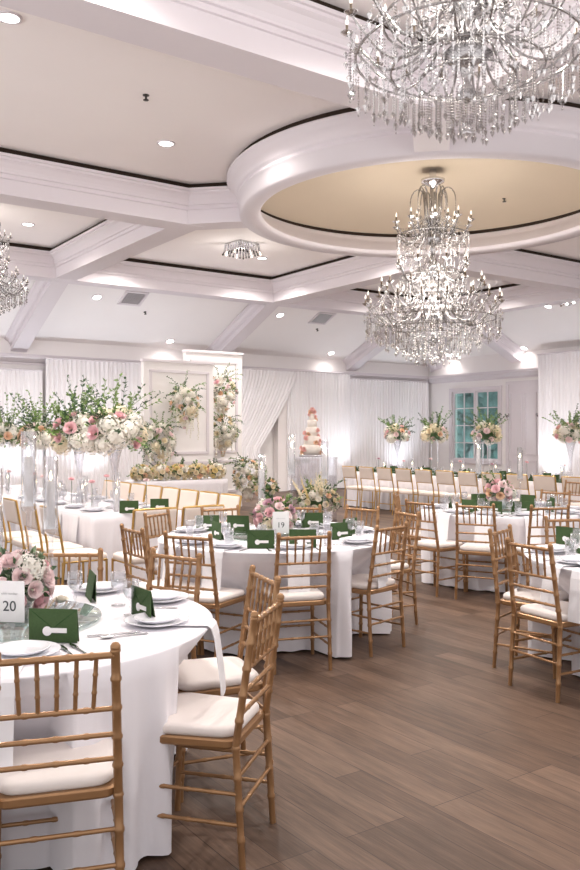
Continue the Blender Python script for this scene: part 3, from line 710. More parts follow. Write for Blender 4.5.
def bouquet(o, c, rad, rnd, roses, hyds, rs, hs, leaf=('leaf_dark', 'leaf_light'), up=.5, nsp=10, spl=.3, lsz=.05, squash=.75, lower=-.2, fill=150, droop=0):
    c = Vector(c); k = 0; tot = len(roses)+len(hyds); items = [('h', x) for x in hyds]+[('r', x) for x in roses+roses[:max(2, len(roses)//2)]]
    rnd.shuffle(items); off = rnd.uniform(0, 6)
    for i, (t, col) in enumerate(items):
        z = 1-(1-lower)*(i+.5)/tot; r = math.sqrt(max(0, 1-z*z)); a = i*2.39996+off
        d = Vector((r*math.cos(a), r*math.sin(a), z)); q = c+Vector((d.x*rad, d.y*rad, d.z*rad*squash))*(.82 if t == 'h' else .96)
        s = (hs if t == 'h' else rs)*rnd.uniform(.85, 1.15)
        e = link('hydrangea' if t == 'h' else 'rose', (HYD if t == 'h' else ROSE)[col], o, q); e.scale = (s, s, s)
        e.rotation_euler = d.lerp(Vector((0, -.3, .4)), .2).to_track_quat('Z', 'Y').to_euler()
    for li, ln in enumerate(leaf):
        m = MB(); pts = []
        for _ in range(fill//len(leaf)):
            d = Vector((rnd.gauss(0, 1), rnd.gauss(0, 1), rnd.gauss(.1, .9))).normalized()
            if d.z < lower-.25: d.z *= -1
            pts.append((c+Vector((d.x*rad, d.y*rad, d.z*rad*squash))*rnd.uniform(.7, 1.03), d+Vector((rnd.uniform(-.5, .5), rnd.uniform(-.5, .5), rnd.uniform(-.3, .4)))))
        leaves(m, pts, lsz, rnd)
        for _ in range(nsp//len(leaf)):
            a = rnd.uniform(0, 2*PI); el = rnd.uniform(.62, 1.4) if rnd.random() < up else rnd.uniform(-.4, .5)
            spf = 1 if el > .6 else .55
            d = Vector((math.cos(a)*math.cos(el), math.sin(a)*math.cos(el), math.sin(el)))
            sprig(m, c+Vector((d.x*rad*.7, d.y*rad*.7, d.z*rad*squash*.7)), d, spf*spl*rnd.uniform(.4, 1.25), lsz*.8, rnd, n=9, grav=.15+droop)
        if ln == leaf[0]: m.ball(c, rad*(.14 if droop else .5), sz=squash, seg=10, rings=6)
        tag(m.build('foliage', ln, o), kind='stuff')
def arrangement(label, loc, rad, seed, roses, hyds, rs, hs, vase='bowl', vh=.1, **kw):
    rnd = random.Random(seed); o = thing('flower_arrangement', label, 'flowers', loc)
    if vase == 'bowl': MB().lathe([(.001, 0), (.06, 0), (.085, vh*.5), (.09, vh), (.084, vh), (.078, vh*.5), (.05, .01), (.001, .01)], 20).build('vase', 'glass', o)
    elif vase == 'white': MB().lathe([(.001, 0), (.06, 0), (.075, vh*.5), (.07, vh), (.06, vh), (.001, vh*.9)], 20).build('vase', 'ceramic', o)
    elif vase == 'tower':
        m = MB()
        for a in range(4):
            x, y = .09*math.cos(a*PI/2+.6), .09*math.sin(a*PI/2+.6); m.tube([(x, y, .01), (x, y, vh)], .011, 6)
        m.build('rod_stand', 'acrylic', o); MB().lathe([(.001, 0), (.14, 0), (.14, .012), (.001, .012)], 20).build('base', 'acrylic', o); MB().lathe([(.001, vh), (.13, vh), (.13, vh+.01), (.001, vh+.01)], 20).build('top_plate', 'acrylic', o)
    elif vase == 'trumpet': MB().lathe([(.001, 0), (.10, 0), (.10, .012), (.03, .04), (.022, .1), (.05, .14), (.022, .18), (.026, .25), (.034, vh*.6), (.07, vh*.92), (.10, vh), (.094, vh), (.06, vh*.9), (.02, vh*.6), (.001, .3)], 20).build('vase', 'acrylic', o)
    bouquet(o, (0, 0, vh+rad*kw.pop('lift', .45)), rad, rnd, roses, hyds, rs, hs, **kw); return o
# low arrangements on the tables
arrangement('low bouquet of pink roses and white hydrangea in the centre of table 20', (-1.19, 3.56, TH+.022), .165, 1, ['pink']*5+['blush']*12, ['white']*4, .044, .075, vh=.06, nsp=8, spl=.12, lsz=.045, squash=.8, leaf=('leaf_dark', 'leaf_grey'), fill=160)
arrangement('low bouquet of mauve and blush roses in the centre of table 19', (-.12, 6.55, TH+.022), .165, 2, ['pink']*4+['blush']*6+['mauve']*5, ['white', 'white', 'cream'], .042, .07, vh=.06, nsp=8, spl=.14, lsz=.04, squash=.85, fill=120)
arrangement('low pink and peach bouquet on the right-middle round table', (2.25, 8.9, TH+.022), .15, 3, ['pink']*6+['blush']*6+['peach']*3, ['white'], .045, .07, vase='white', vh=.10, nsp=6, spl=.12, lsz=.04, squash=.85, fill=90)
# tall arrangements on the long left table
LG = ['blush']*3+['pink']*3+['peach']*2
for (u, n, lab, sc, hy, ps, sd) in [(3.6, 8.45, 'very full cream and pink arrangement on the nearest trumpet vase of the long left table', 1.05, 9, ['pink']*3+['blush']*3, 21), (3.6, 9.5, 'tall arrangement with large pink roses on the second trumpet vase at left', 1.05, 8, ['pink']*4+['blush']*3, 22),
        (3.6, 11.05, 'tall peach and cream arrangement on clear rods behind the glass candle holders', .8, 6, ['peach']*5+['blush']*3, 23), (3.6, 12.6, 'tall cream arrangement on clear rods at the left edge of the view', .8, 6, ['peach']*3+['cream']*3, 24)]:
    arrangement(lab, uv(u, n, TH+.003), .30*sc, sd, ps, ['white', 'cream', 'white']*(hy//3)+['white']*3, .072*sc, .125*sc, vase='trumpet' if n < 10 else 'tower', vh=.66, nsp=32, spl=.44, lsz=.058, up=.8, squash=.8, fill=300, lower=-.35, leaf=('leaf_dark', 'leaf_light'))
# tall arrangements on the head table
for (u, n, lab, sd, ps) in [(11.9, 13.05, 'leftmost tall bouquet on the head table, in front of the corner drape', 31, ['coral', 'pink', 'peach', 'blush']), (11.9, 11.95, 'tall bouquet on the head table just left of the window', 32, ['peach', 'blush', 'cream']),
        (11.9, 10.6, 'tall bouquet on the head table overlapping the right side of the window', 33, ['blush', 'cream', 'blush']), (11.9, 8.75, 'tall bouquet on the head table cut by the right edge', 34, ['pink', 'coral', 'blush'])]:
    arrangement(lab, uv(u, n, TH+.003), .265, sd, ps*2, ['white', 'cream', 'white', 'white', 'cream', 'white', 'cream'], .062, .105, vase='tower' if n in (10.6, 11.95) else 'trumpet', vh=.68, nsp=26, spl=.36, lsz=.052, up=.8, squash=.75, fill=170, lower=-.3)
# bank of flowers on the sweetheart table
for i in range(5):
    arrangement('cluster of cream and yellow flowers on the sweetheart table, '+['leftmost', 'second from the left', 'third from the left', 'fourth from the left', 'rightmost'][i], uv(6.1+.36*i, 13.15, TH+.003), .19, 40+i, ['cream']*8+['yellow']*4+['peach']*3+['white']*6, ['cream', 'white'], .05, .075, vh=.04, nsp=8, spl=.2, lsz=.045, squash=.8, fill=70, up=.5, leaf=('leaf_dark', 'leaf_light'))
# floor flowers under the cake
o = arrangement('cone of cream roses and yellow snapdragons standing under the cake', (.50, 14.35, 0), .36, 50, ['cream']*8+['white']*12+['peach']*4, ['white']*4, .055, .09, vase='white', vh=.2, nsp=10, spl=.3, lsz=.07, squash=.75, fill=260, up=.5, lift=.6)
sd = random.Random(4)
for k in range(13):
    m = MB(); a = sd.uniform(0, 2*PI); x, y = .18*math.cos(a)-.1, .14*math.sin(a); tx, ty = x*1.7, y*1.7; H = sd.uniform(.75, 1.02)
    for j in range(16):
        t = j/15; m.ball((x+(tx-x)*t+sd.uniform(-.014, .014), y+(ty-y)*t, .45+(H-.45)*t), .026*(1.2-t*.8), seg=6, rings=4)
    m.build('snapdragon', 'petal_cream' if k % 3 else 'petal_yellow', o)
arrangement('small peach bouquet standing behind the candle stands left of the cake', (-.42, 14.6, 0), .22, 51, ['peach']*5+['cream']*4, ['white'], .05, .08, vase='trumpet', vh=.52, nsp=8, spl=.2, lsz=.06, fill=120)

# backdrop panels with hanging florals
def panel(u0, u1, n, h, label, lower=None):
    t = thing('backdrop_panel', label, 'backdrop', uv((u0+u1)/2, n), GRID); w = u1-u0
    MB().box((0, 0, h/2), (w, .12, h)).build('board', 'wall_paint', t)
    m = MB()
    for a, b, z0, z1 in ((-w/2+.14, w/2-.14, .35, 1.0), (-w/2+.14, w/2-.14, 1.2, h-.18)):
        y = -.07
        m.box(((a+b)/2, y, z0), (b-a+.05, .03, .05)).box(((a+b)/2, y, z1), (b-a+.05, .03, .05)).box((a, y, (z0+z1)/2), (.05, .03, z1-z0)).box((b, y, (z0+z1)/2), (.05, .03, z1-z0))
    m.build('moulding', 'trim_paint', t)
    m = MB(); m.box((0, -.02, h+.02), (w+.04, .16, .05)); m.build('cap', 'trim_paint', t); return t
panel(6.85, 8.39, 14.75, 2.98, 'lower white panelled backdrop board behind the sweetheart table')
panel(8.15, 9.53, 15.5, 3.30, 'taller white panelled backdrop board standing behind the lower one')
def hanging(label, u, n, h, seed, rad, col, tails=8, tl=.4, squash=1.2, hy=('white', 'white', 'cream', 'white')):
    rnd = random.Random(seed); o = thing('hanging_flowers', label, 'flowers', uv(u, n-.14, h), GRID, 'floral clusters fixed to the backdrop')
    bouquet(o, (0, 0, 0), rad, rnd, col*2, list(hy)*3, .06, .10, nsp=34, spl=.36, lsz=.05, squash=squash, up=.45, fill=230, lower=-.9, droop=.35)
    m = MB()
    for k in range(tails):
        x = rnd.uniform(-rad, rad)*.9; L = tl*rnd.uniform(.6, 1.1); z = -rad*squash*.3
        for j in range(int(L/.035)): m.ball((x+rnd.uniform(-.012, .012), -.08-rnd.uniform(0, .03), z-j*.035), .024*(1.15-j*.035/L*.5), seg=6, rings=4)
    if tails: tag(m.build('trailing_blossom', 'petal_white', o), kind='stuff')
    return o
hanging('flower cluster with long white trailing blossoms on the left of the lower backdrop board', 7.56, 14.5, 2.14, 61, .29, ['blush', 'peach', 'cream']*2, 9, .62)
hanging('upper flower cluster with blush roses on the taller backdrop board', 8.80, 15.2, 2.44, 62, .32, ['blush', 'pink', 'peach']*2, 7, .42)
hanging('lower flower cluster below the blush one on the taller backdrop board', 8.82, 15.2, 1.62, 63, .30, ['peach', 'cream', 'white']*3, 7, .4)
hanging('cream flower cluster trailing from the right lower corner of the backdrop', 9.25, 14.9, .70, 64, .30, ['cream', 'peach', 'white']*4, 2, .25)
hanging('flower cluster with green sprays at the left edge of the lower backdrop board', 7.02, 14.5, 1.42, 65, .32, ['white', 'blush', 'cream']*3, 6, .45)

# ------------------------------------------------------------------ cake on a clear pedestal
t = thing('cake_table', 'clear acrylic box table carrying the tiered cake', 'table', (.42, 15.0, 0))
m = MB()
for s in (-1, 1): m.box((s*.40, 0, .57), (.02, .6, 1.14)); m.box((0, s*.31, .57), (.78, .02, 1.14))
m.build('side_panels', 'acrylic', t); MB().box((0, 0, 1.155), (.84, .66, .03)).build('tabletop', 'acrylic', t)
t = thing('tiered_cake', 'five-tier ivory cake with coral sugar flowers on a clear box table', 'cake', (.40, 15.0, 1.171))
MB().lathe([(.001, 0), (.24, 0), (.24, .03), (.001, .03)], 32).build('cake_board', 'silver', t)
z = .03
tiers = [(.185, .17), (.150, .16), (.115, .16), (.085, .14), (.055, .12)]
for r, hh in tiers:
    MB().lathe([(.001, z), (r, z), (r, z+hh-.01), (r-.01, z+hh), (.001, z+hh)], 32).build('tier', 'cake_icing', t); z += hh
rnd = random.Random(2)
for i, (x, zz, s) in enumerate([(-.17, .07, .055), (-.14, .13, .05), (-.19, .15, .045), (.15, .06, .05), (.10, .20, .05), (.13, .27, .045), (.06, .25, .045), (-.11, .33, .05), (-.13, .42, .045), (-.07, .40, .04), (.10, .37, .04), (.09, .47, .045), (-.03, .80, .045), (.03, .80, .045), (0, .84, .045), (.06, .66, .04), (.05, .72, .035), (-.05, .75, .035)]):
    rr = next((tr for tr, zb in zip([a for a, _ in tiers], [.2, .36, .52, .66, .9]) if zz < zb), .05)
    y = -math.sqrt(max(0, rr*rr-x*x))-.01; e = link('sugar_flower', ROSE['coral' if i % 3 else 'peach'], t, (x, y, zz)); e.scale = (s, s, s)
    e.rotation_euler = Vector((x*2, -1, .3)).to_track_quat('Z', 'Y').to_euler()

# ------------------------------------------------------------------ candles in tall glass cylinders
def candle_stand(loc, zc, H, r, label, group='clear candle stands'):
    """zc: height of the cylinder's foot, H: cylinder length (above the table top)"""
    t = thing('candle_stand', label, 'candle holder', loc, 0, group)
    MB().lathe([(.001, 0), (.055, 0), (.055, .008), (.012, .014), (.012, zc-.03), (.03, zc-.02), (r, zc-.004), (r, zc), (.001, zc)], 20).build('stem', 'acrylic', t)
    MB().lathe([(r, zc), (r, zc+H), (r-.003, zc+H), (r-.003, zc)], 24).build('glass_cylinder', 'glass', t)
    c = MB().lathe([(.001, zc), (.020, zc), (.020, zc+H*.66), (.001, zc+H*.66)], 14).build('candle', 'wax', t)
    MB().lathe([(.001, zc+H*.67), (.007, zc+H*.67+.012), (.004, zc+H*.67+.03), (.001, zc+H*.67+.045)], 8).build('flame', 'flame', c)
for x, y, zc, H, l in [(-1.19, 3.78, .45, .34, 'tallest candle stand on table 20, rising behind the roses'), (-1.13, 3.92, .35, .34, 'middle candle stand on table 20, just right of the tallest'), (-1.35, 3.80, .22, .40, 'low candle stand on table 20 at the left edge')]:
    candle_stand((x, y, TH+.022 if math.hypot(x-T20[0], y-T20[1]) < .36 else TH+.003), zc, H, .034, 'clear glass '+l)
for x, y, zc, H, l in [(.012, 6.62, .46, .32, 'tallest candle stand on table 19 left of the cake'), (-.23, 6.75, .26, .36, 'candle stand on table 19 left of the bouquet'), (.28, 6.68, .44, .31, 'candle stand on table 19 in front of the cake\'s right side')]:
    candle_stand((x, y, TH+.022 if math.hypot(x-T19[0], y-T19[1]) < .36 else TH+.003), zc, H, .03, 'clear glass '+l)
for x, y, zc, H, l in [(2.03, 8.95, .36, .4, 'tall candle stand left of the bouquet on the right-middle table'), (2.50, 9.02, .3, .34, 'candle stand right of the bouquet on the right-middle table')]:
    candle_stand((x, y, TH+.022), zc, H, .03, 'clear glass '+l)
def candle_cyl(loc, H, r, label, group):
    t = thing('glass_candle', label, 'candle', loc, 0, group)
    MB().lathe([(.001, 0), (r, 0), (r, H), (r-.003, H), (r-.003, .006), (.001, .006)], 16).build('glass_cylinder', 'glass', t)
    c = MB().lathe([(.001, .007), (r*.55, .007), (r*.55, H*.6), (.001, H*.6)], 12).build('candle', 'wax', t)
    MB().lathe([(.001, H*.61), (.008, H*.61+.015), (.001, H*.61+.05)], 8).build('flame', 'flame', c)
rnd = random.Random(9)
ORD = ['nearest', 'second nearest', 'third nearest', 'fourth nearest', 'fifth nearest', 'sixth nearest', 'seventh nearest', 'eighth nearest', 'ninth nearest', 'tenth nearest', 'eleventh nearest', 'farthest']
for i in range(9): candle_cyl(uv(3.6+(.12 if i % 2 else -.13), 8.1+.48*i+(.08 if i in (1, 3) else 0), TH+.003), rnd.choice([.2, .3, .38]), .035, 'white candle in a glass cylinder on the long left table, '+ORD[i], 'candles along the long left table')
for i in range(11): candle_cyl(uv(11.9+(.14 if i % 2 else -.14), 7.6+.56*i+.1, TH+.003), rnd.choice([.14, .22, .3]), .035, 'glass-cylinder candle on the head table, counting from the right the '+['first', 'second', 'third', 'fourth', 'fifth', 'sixth', 'seventh', 'eighth', 'ninth', 'tenth', 'eleventh'][i], 'candles along the head table')
# bud vases with single roses
def bud(loc, col, h, label, group):
    t = thing('bud_vase', label, 'vase', loc, 0, group)
    MB().lathe([(.001, 0), (.028, 0), (.032, .04), (.012, .08), (.010, .13), (.014, .14), (.010, .138), (.006, .09), (.001, .02)], 12).build('vase', 'glass', t)
    MB().tube([(0, 0, .02), (.004, 0, h*.6), (0, .003, h-.02)], .003, 5).build('stem', 'leaf_dark', t)
    e = link('rose', ROSE[col], t, (0, 0, h)); e.scale = (.036,)*3; e.rotation_euler = (.4, .1, 0)
BV = [(3.30, 8.35, 'pink'), (3.32, 9.0, 'pink'), (3.25, 9.75, 'blush'), (3.9, 8.3, 'blush'), (3.35, 10.4, 'pink'), (3.3, 11.3, 'blush'), (3.9, 9.4, 'pink')]
for i, (u, n, c) in enumerate(BV): bud(uv(u, n, TH+.003), c, .30, 'bud vase with one %s rose on the long left table, %s' % (c if c == 'pink' else 'pale pink', ['left side nearest', 'left side second', 'left side third', 'right side nearest', 'left side fourth', 'left side farthest', 'right side second'][i]), 'bud vases on the long left table')
for i in range(8): bud(uv(11.65, 7.9+.78*i, TH+.003), ('pink', 'blush', 'pink', 'mauve')[i % 4], .26+.03*(i % 3), 'bud vase with one small rose on the head table, '+['nearest the right edge', 'second from the right', 'third from the right', 'fourth from the right', 'fourth from the left', 'third from the left', 'second from the left', 'leftmost'][i], 'bud vases on the head table')
# greenery garland on the head table
m = MB(); rnd = random.Random(12); pts = []
for i in range(900):
    p = Vector((11.55+rnd.gauss(0, .05), 7.2+6.8*rnd.random(), TH+.02+abs(rnd.gauss(0, .035)))); pts.append((p, (rnd.uniform(-1, 1), rnd.uniform(-1, 1), rnd.uniform(-.1, .8))))
leaves(m, pts, .07, rnd); m.tube([(11.55, 7.2, TH+.02), (11.55, 14, TH+.02)], .015, 6)
g = m.build('leaf_garland', 'leaf_dark', None, (0, 0, 0), GRID); tag(g, 'dark green leaf garland running along the front of the head table', 'garland')

# ------------------------------------------------------------------ table settings
def m_plate():
    t = thing('dinner_plate', '', 'plate')
    MB().lathe([(.001, .004), (.085, .004), (.09, .002), (.10, .006), (.135, .018), (.137, .021), (.132, .021), (.098, .011), (.088, .008), (.001, .009)], 36).build('charger_plate', 'ceramic', t)
    MB().lathe([(.001, .012), (.062, .012), (.07, .014), (.098, .028), (.099, .031), (.094, .030), (.068, .018), (.06, .0165), (.001, .0165)], 32).build('top_plate', 'ceramic', t); return t
def m_goblet():
    t = thing('water_goblet', '', 'glass')
    MB().lathe([(.001, 0), (.034, .001), (.034, .003), (.008, .008), (.0045, .02), (.009, .035), (.0045, .045), (.006, .062), (.024, .072), (.034, .09), (.036, .115), (.033, .155), (.0315, .155), (.0345, .115), (.032, .092), (.022, .076), (.001, .070)], 20).build('goblet_glass', 'glass', t)
    MB().lathe([(.001, .074), (.022, .078), (.0315, .093), (.0335, .115), (.001, .115)], 18).build('water', 'glass', t); return t
def m_tumbler():
    t = thing('drinking_glass', '', 'glass')
    MB().lathe([(.001, 0), (.03, 0), (.034, .095), (.036, .13), (.0345, .13), (.032, .09), (.028, .01), (.001, .01)], 20).build('tumbler_glass', 'glass', t)
    MB().lathe([(.001, .011), (.0275, .012), (.0315, .085), (.001, .085)], 18).build('water', 'glass', t); return t
def m_cutlery(kind):
    t = thing(kind, '', 'cutlery'); m = MB(); h = MB()
    h.loops([[(x*w, y, z) for x, z in ((-1, 0), (1, 0), (1, .003), (-1, .003))] for y, w in ((-.105, .006), (-.09, .008), (-.03, .004), (.03, .003))])
    h.build('handle', 'silver', t)
    if kind == 'knife': m.loops([[(x*w, y, z) for x, z in ((-1, .0005), (1, .0005), (1, .0025), (-1, .0025))] for y, w in ((.03, .005), (.05, .009), (.1, .008), (.12, .002))]); m.build('blade', 'silver', t)
    elif kind == 'fork':
        m.loops([[(x*w, y, z) for x, z in ((-1, .001), (1, .001), (1, .003), (-1, .003))] for y, w in ((.03, .004), (.045, .011), (.06, .012))])
        for k in range(4): m.box(((k-1.5)*.0066, .082, .002), (.003, .046, .002))
        m.build('tines', 'silver', t)
    else: m.ball((0, .06, .006), .02, sx=.9, sy=1.6, sz=.25, seg=12, rings=6); m.build('spoon_bowl', 'silver', t)
    return t
def m_envelope():
    t = thing('green_envelope', '', 'envelope'); w, h = .19, .128; tilt = R(8)
    b = MB().box((0, 0, h/2), (w, .004, h)); b.add([(-w/2, .022, 0), (w/2, .022, 0), (w/2, .024, 0), (-w/2, .024, 0), (-w/2, .0, h), (w/2, .0, h), (w/2, .003, h), (-w/2, .003, h)], [(0, 1, 5, 4), (2, 3, 7, 6), (1, 2, 6, 5), (0, 4, 7, 3)])
    b.build('envelope_body', 'green_paper', t)
    f = MB(); y = -.0025
    for a, c in (((-w/2, h), (0, h*.42)), ((w/2, h), (0, h*.42))): f.tube([(a[0], y, a[1]), (c[0], y, c[1])], .0011, 4)
    f.build('flap_edge', 'green_fold', t)
    k = MB(); n = 18; y = -.005; vs = [(-.022+.018*math.cos(2*PI*i/n), y, h*.34+.018*math.sin(2*PI*i/n)) for i in range(n)]
    k.add(vs+[(x, y+.003, z) for x, _, z in vs], [tuple(range(n))[::-1]]+[(i, (i+1) % n, n+(i+1) % n, n+i) for i in range(n)])
    k.box((.024, y+.0015, h*.34+.003), (.062, .003, .018)); k.build('key_tag', 'white_paper', t); return t
def m_napkin():
    t = thing('folded_napkin', '', 'napkin'); w = .075; pts = [(-.10, .004), (-.02, .0035), (.0, .0045), (.145, .0045), (.152, .002), (.162, -.008), (.175, -.05), (.19, -.16), (.20, -.24), (.203, -.30)]
    rings = []
    for y, z in pts:
        nn = (0, .003) if y < .15 else (.004, 0)
        rings.append([(-w, -y, z), (-w*.4, -y-(.003 if z < 0 else 0), z), (w*.3, -y, z), (w, -y-(.003 if z < 0 else 0), z), (w, -y-nn[0], z+nn[1]), (w*.3, -y-nn[0]-.002*(z < 0), z+nn[1]), (-w*.4, -y-nn[0], z+nn[1]), (-w, -y-nn[0], z+nn[1])])
    MB().loops(rings, smooth=False).build('napkin_cloth', 'napkin', t); return t
PR = {'plate': m_plate(), 'goblet': m_goblet(), 'tumbler': m_tumbler(), 'knife': m_cutlery('knife'), 'fork': m_cutlery('fork'), 'spoon': m_cutlery('spoon'), 'envelope': m_envelope(), 'napkin': m_napkin()}
firstuse = set(); REG = {}
def put(kind, x, y, rz=0, z=TH+.003, key='20', label=None):
    o = PR[kind] if kind not in firstuse else copy_tree(PR[kind]); firstuse.add(kind)
    o.location = (x, y, z); o.rotation_euler = (0, 0, rz); REG.setdefault((kind, key), []).append(o)
    if label: o['label'] = label
    return o
def seat(c, a, key, rad=.88, envelope=True, pr=.16, goblets=True, nap=True, cut=True, tumb=True):
    """one setting; a: direction angle from the table's centre to the seat"""
    d = (math.cos(a), math.sin(a)); s = (-d[1], d[0]); rz = a+PI/2            # local -y points outward
    P = lambda r, k: (c[0]+d[0]*r+s[0]*k, c[1]+d[1]*r+s[1]*k)
    if nap: put('napkin', *P(rad-.155, 0), rz, key=key)
    put('plate', *P(rad-pr, 0), rz, z=TH+(.011 if nap else .003), key=key)
    if cut:
        put('fork', *P(rad-pr, -.175), rz+PI, key=key); put('knife', *P(rad-pr, .165), rz+PI, key=key)
    if envelope: put('envelope', *P(rad-.34, .02), rz, key=key)
    if goblets: put('goblet', *P(rad-.33, .19), rz, key=key)
    if tumb: put('tumbler', *P(rad-.30, .28), rz, key=key)
# table 20, laid out as seen
def env(x, y, rz, key, z=TH+.003): return put('envelope', x, y, rz, z=z, key=key)
env(-.905, 3.17, -.10, '20'); env(-.646, 3.60, -.95, '20'); env(-.955, 4.02, 1.95, '20')
for x, y in ((-.56, 3.49), (-.62, 3.98), (-.97, 4.22), (-.965, 2.985)): put('plate', x, y, 0, z=TH+.003, key='20')
a = math.atan2(3.02-T20[1], -.95-T20[0])
put('goblet', -1.005, 3.88, 0, key='20'); put('goblet', -.80, 3.87, 0, key='20'); put('goblet', -.70, 3.66, 0, key='20')
put('tumbler', -1.35, 4.10, 0, key='20')
put('fork', -.70, 3.30, R(112), key='20'); put('spoon', -.66, 3.27, R(118), key='20'); put('knife', -.805, 3.02, R(30), key='20'); put('knife', -.77, 3.05, R(33), key='20'); put('fork', -.62, 3.80, R(95), key='20')
put('napkin', -.485, 3.50, R(88), z=TH+.0035, key='20').location.z = TH+.003
put('napkin', -.985, 2.835, R(8), key='20')
for t in ('20',): pass
# table 19
for mx, my, f, l in chs[5:14]:
    a = math.atan2(my-T19[1], mx-T19[0]); seat(T19, a, '19', .9, envelope=False)
for x, y, rz in ((-.205, 5.80, -.05), (.09, 5.84, 0), (.39, 6.3, .5), (.48, 6.62, .9), (.19, 7.1, .1), (-.43, 6.85, -.3), (-.56, 6.33, -1.1), (-.68, 6.86, .15)): env(x, y, rz, '19')
for mx, my, f, l in chs[14:19]: seat(TC, math.atan2(my-TC[1], mx-TC[0]), 'C', .88)
for a in (R(70), R(100), R(-5), R(-40)): seat(TC, a, 'C', .88)
for mx, my, f, l in chs[19:22]: seat(TD, math.atan2(my-TD[1], mx-TD[0]), 'D', .9, envelope=False)
for a in (R(250), R(215)): seat(TD, a, 'D', .9, envelope=False)
env(2.0, 5.98, -.9, 'D'); env(1.93, 5.55, -1.2, 'D'); env(1.98, 5.08, .5, 'D')
# long left table
for i, n in enumerate([8.25, 8.75, 9.3, 9.8, 10.4]):
    p = uv(3.27, n); put('plate', p.x, p.y, 0, z=TH+.011, key='E'); p = uv(3.27, n); put('napkin', p.x, p.y, GRID-PI/2, z=TH+.003, key='E')
    p = uv(3.42, n+.22); put('goblet', p.x, p.y, key='E'); p = uv(3.42, n+.3); put('tumbler', p.x, p.y, key='E')
    p = uv(3.95, n); put('plate', p.x, p.y, 0, key='E'); p = uv(3.8, n+.22); put('goblet', p.x, p.y, key='E')
for x, y, rz in ((-1.63, 8.40, .05), (-1.36, 8.65, .1)): env(x, y, rz, 'E')
# head table
for i in range(12):
    n = 13.35-.5*i
    if i % 3 != 1: p = uv(12.1, n+.1); put('goblet', p.x, p.y, key='H')
    p = uv(12.15, n-.15); put('tumbler', p.x, p.y, key='H')
    p = uv(11.62, n-.02) if i % 2 else uv(12.05, n-.02)
    env(p.x, p.y, GRID, 'H').location.z = TH+.003
# cards with numbers
def text_mesh(body, size, mt):
    c = bpy.data.curves.new('t', 'FONT'); c.body = body; c.size = size; c.extrude = .0004; c.align_x = 'CENTER'; c.align_y = 'CENTER'
    o = bpy.data.objects.new('t', c); COL.objects.link(o); bpy.context.view_layer.update()
    me = bpy.data.meshes.new_from_object(o.evaluated_get(bpy.context.evaluated_depsgraph_get())); bpy.data.objects.remove(o)
    me.materials.clear(); me.materials.append(MATS[mt]); return me
def card(x, y, rz, num, label, z):
    t = thing('table_number_card', label, 'sign', (x, y, z), rz)
    MB().box((0, 0, .105), (.125, .002, .165)).build('card', 'white_paper', t)
    MB().lathe([(.001, 0), (.022, 0), (.022, .012), (.012, .02), (.008, .024), (.001, .024)], 14).build('card_holder', 'acrylic', t)
    for body, sz, zz, mt in ((num, .058, .085, 'ink'), ('table number', .013, .137, 'faint_ink'), ('Amy & Lee', .010, .163, 'faint_ink')):
        if body == 'Amy & Lee': continue
        e = link('printed_text', text_mesh(body, sz, mt), t, (0, -.0022, zz)); e.rotation_euler = (PI/2, 0, 0)
card(-1.125, 3.33, -.12, '20', 'white table number card reading 20 in front of the pink roses', TH+.022)
card(-.07, 6.33, 0, '19', 'white table number card reading 19 in front of the mauve bouquet', TH+.022)
for c, l in ((T20, 'on table 20 under the pink roses'), (T19, 'on table 19 under the mauve bouquet'), (TC, 'on the right-middle round table')):
    t = thing('glass_disc', 'round clear glass centre disc '+l, 'glass disc', (c[0], c[1], TH+.002))
    MB().lathe([(.001, .004), (.385, .004), (.39, .008), (.39, .016), (.385, .019), (.001, .019)], 64).build('disc', 'disc_glass', t)
    MB().lathe([(.3, 0), (.31, 0), (.31, .0039), (.3, .0039)], 32).build('foot_ring', 'dark_metal', t)
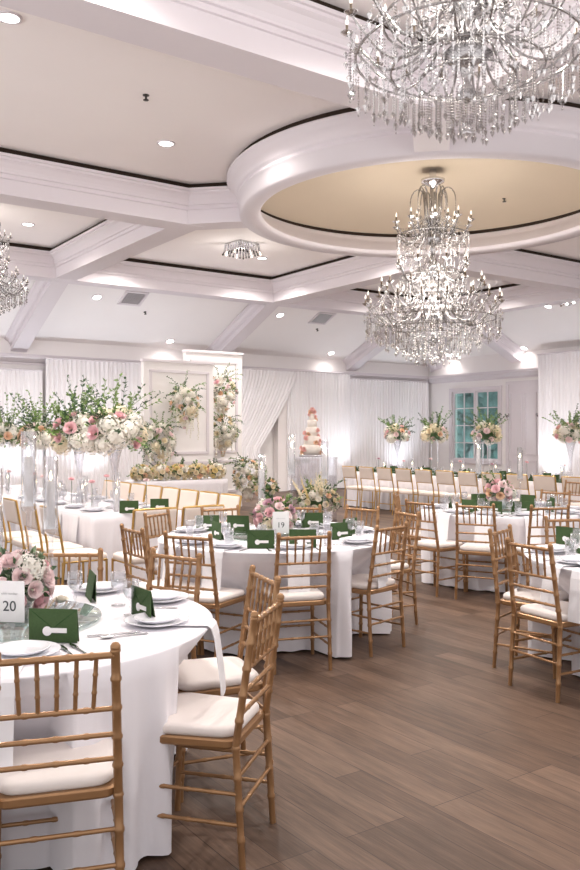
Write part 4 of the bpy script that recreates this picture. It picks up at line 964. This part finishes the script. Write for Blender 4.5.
# small tea light cup with a white rose on table 20
t = thing('blossom_cup', 'small crystal cup holding a pale blossom beside the roses of table 20', 'cup', (-1.0, 3.62, TH+.022))
MB().lathe([(.001, 0), (.03, 0), (.04, .04), (.037, .04), (.027, .006), (.001, .006)], 14).build('cup', 'glass', t); e = link('blossom', ROSE['white'], t, (0, 0, .055)); e.scale = (.038,)*3

# wall sconces
for n, l in ((15.82, 'left'), (14.74, 'right')):
    t = thing('wall_sconce', 'small crystal wall sconce on the white panelling, %s one of the pair' % l, 'wall lamp', uv(WU-.07, n, 2.1), GRID)
    MB().box((.02, 0, 0), (.03, .07, .2)).build('backplate', 'chrome', t); MB().lathe([(.02, -.05), (.06, .0), (.065, .06), (.06, .06), (.02, -.03)], 12, (-.06, 0, 0)).build('shade', 'crystal', t)
    MB().ball((-.06, 0, .03), .022).build('bulb', 'bulb', t)

# labels for the copied table ware, counted from left to right as seen
NAMES = {'20': 'the nearest round table', '19': 'the middle round table', 'C': 'the right-middle table', 'D': 'the table at the right edge', 'E': 'the long left table', 'H': 'the head table'}
KN = {'plate': 'white raised-rim plate', 'goblet': 'cut glass stemmed goblet', 'tumbler': 'clear drinking glass', 'knife': 'silver table knife', 'fork': 'silver fork', 'spoon': 'silver spoon', 'envelope': 'green envelope with key tag', 'napkin': 'white hanging napkin'}
OW = ['first', 'second', 'third', 'fourth', 'fifth', 'sixth', 'seventh', 'eighth', 'ninth', 'tenth', 'eleventh', 'twelfth']
for (k, key), L in REG.items():
    L.sort(key=lambda o: o.location.x/o.location.y)
    for i, o in enumerate(L):
        o['group'] = {'plate': 'plates', 'goblet': 'goblets', 'tumbler': 'drinking glasses', 'knife': 'knives', 'fork': 'forks', 'spoon': 'spoons', 'envelope': 'green envelopes', 'napkin': 'napkins'}[k]+' on '+NAMES[key]
        o['label'] = '%s on %s%s' % (KN[k], NAMES[key], '' if len(L) == 1 else (', leftmost' if i == 0 else ', rightmost' if i == len(L)-1 else ', %s from the left' % OW[i]))
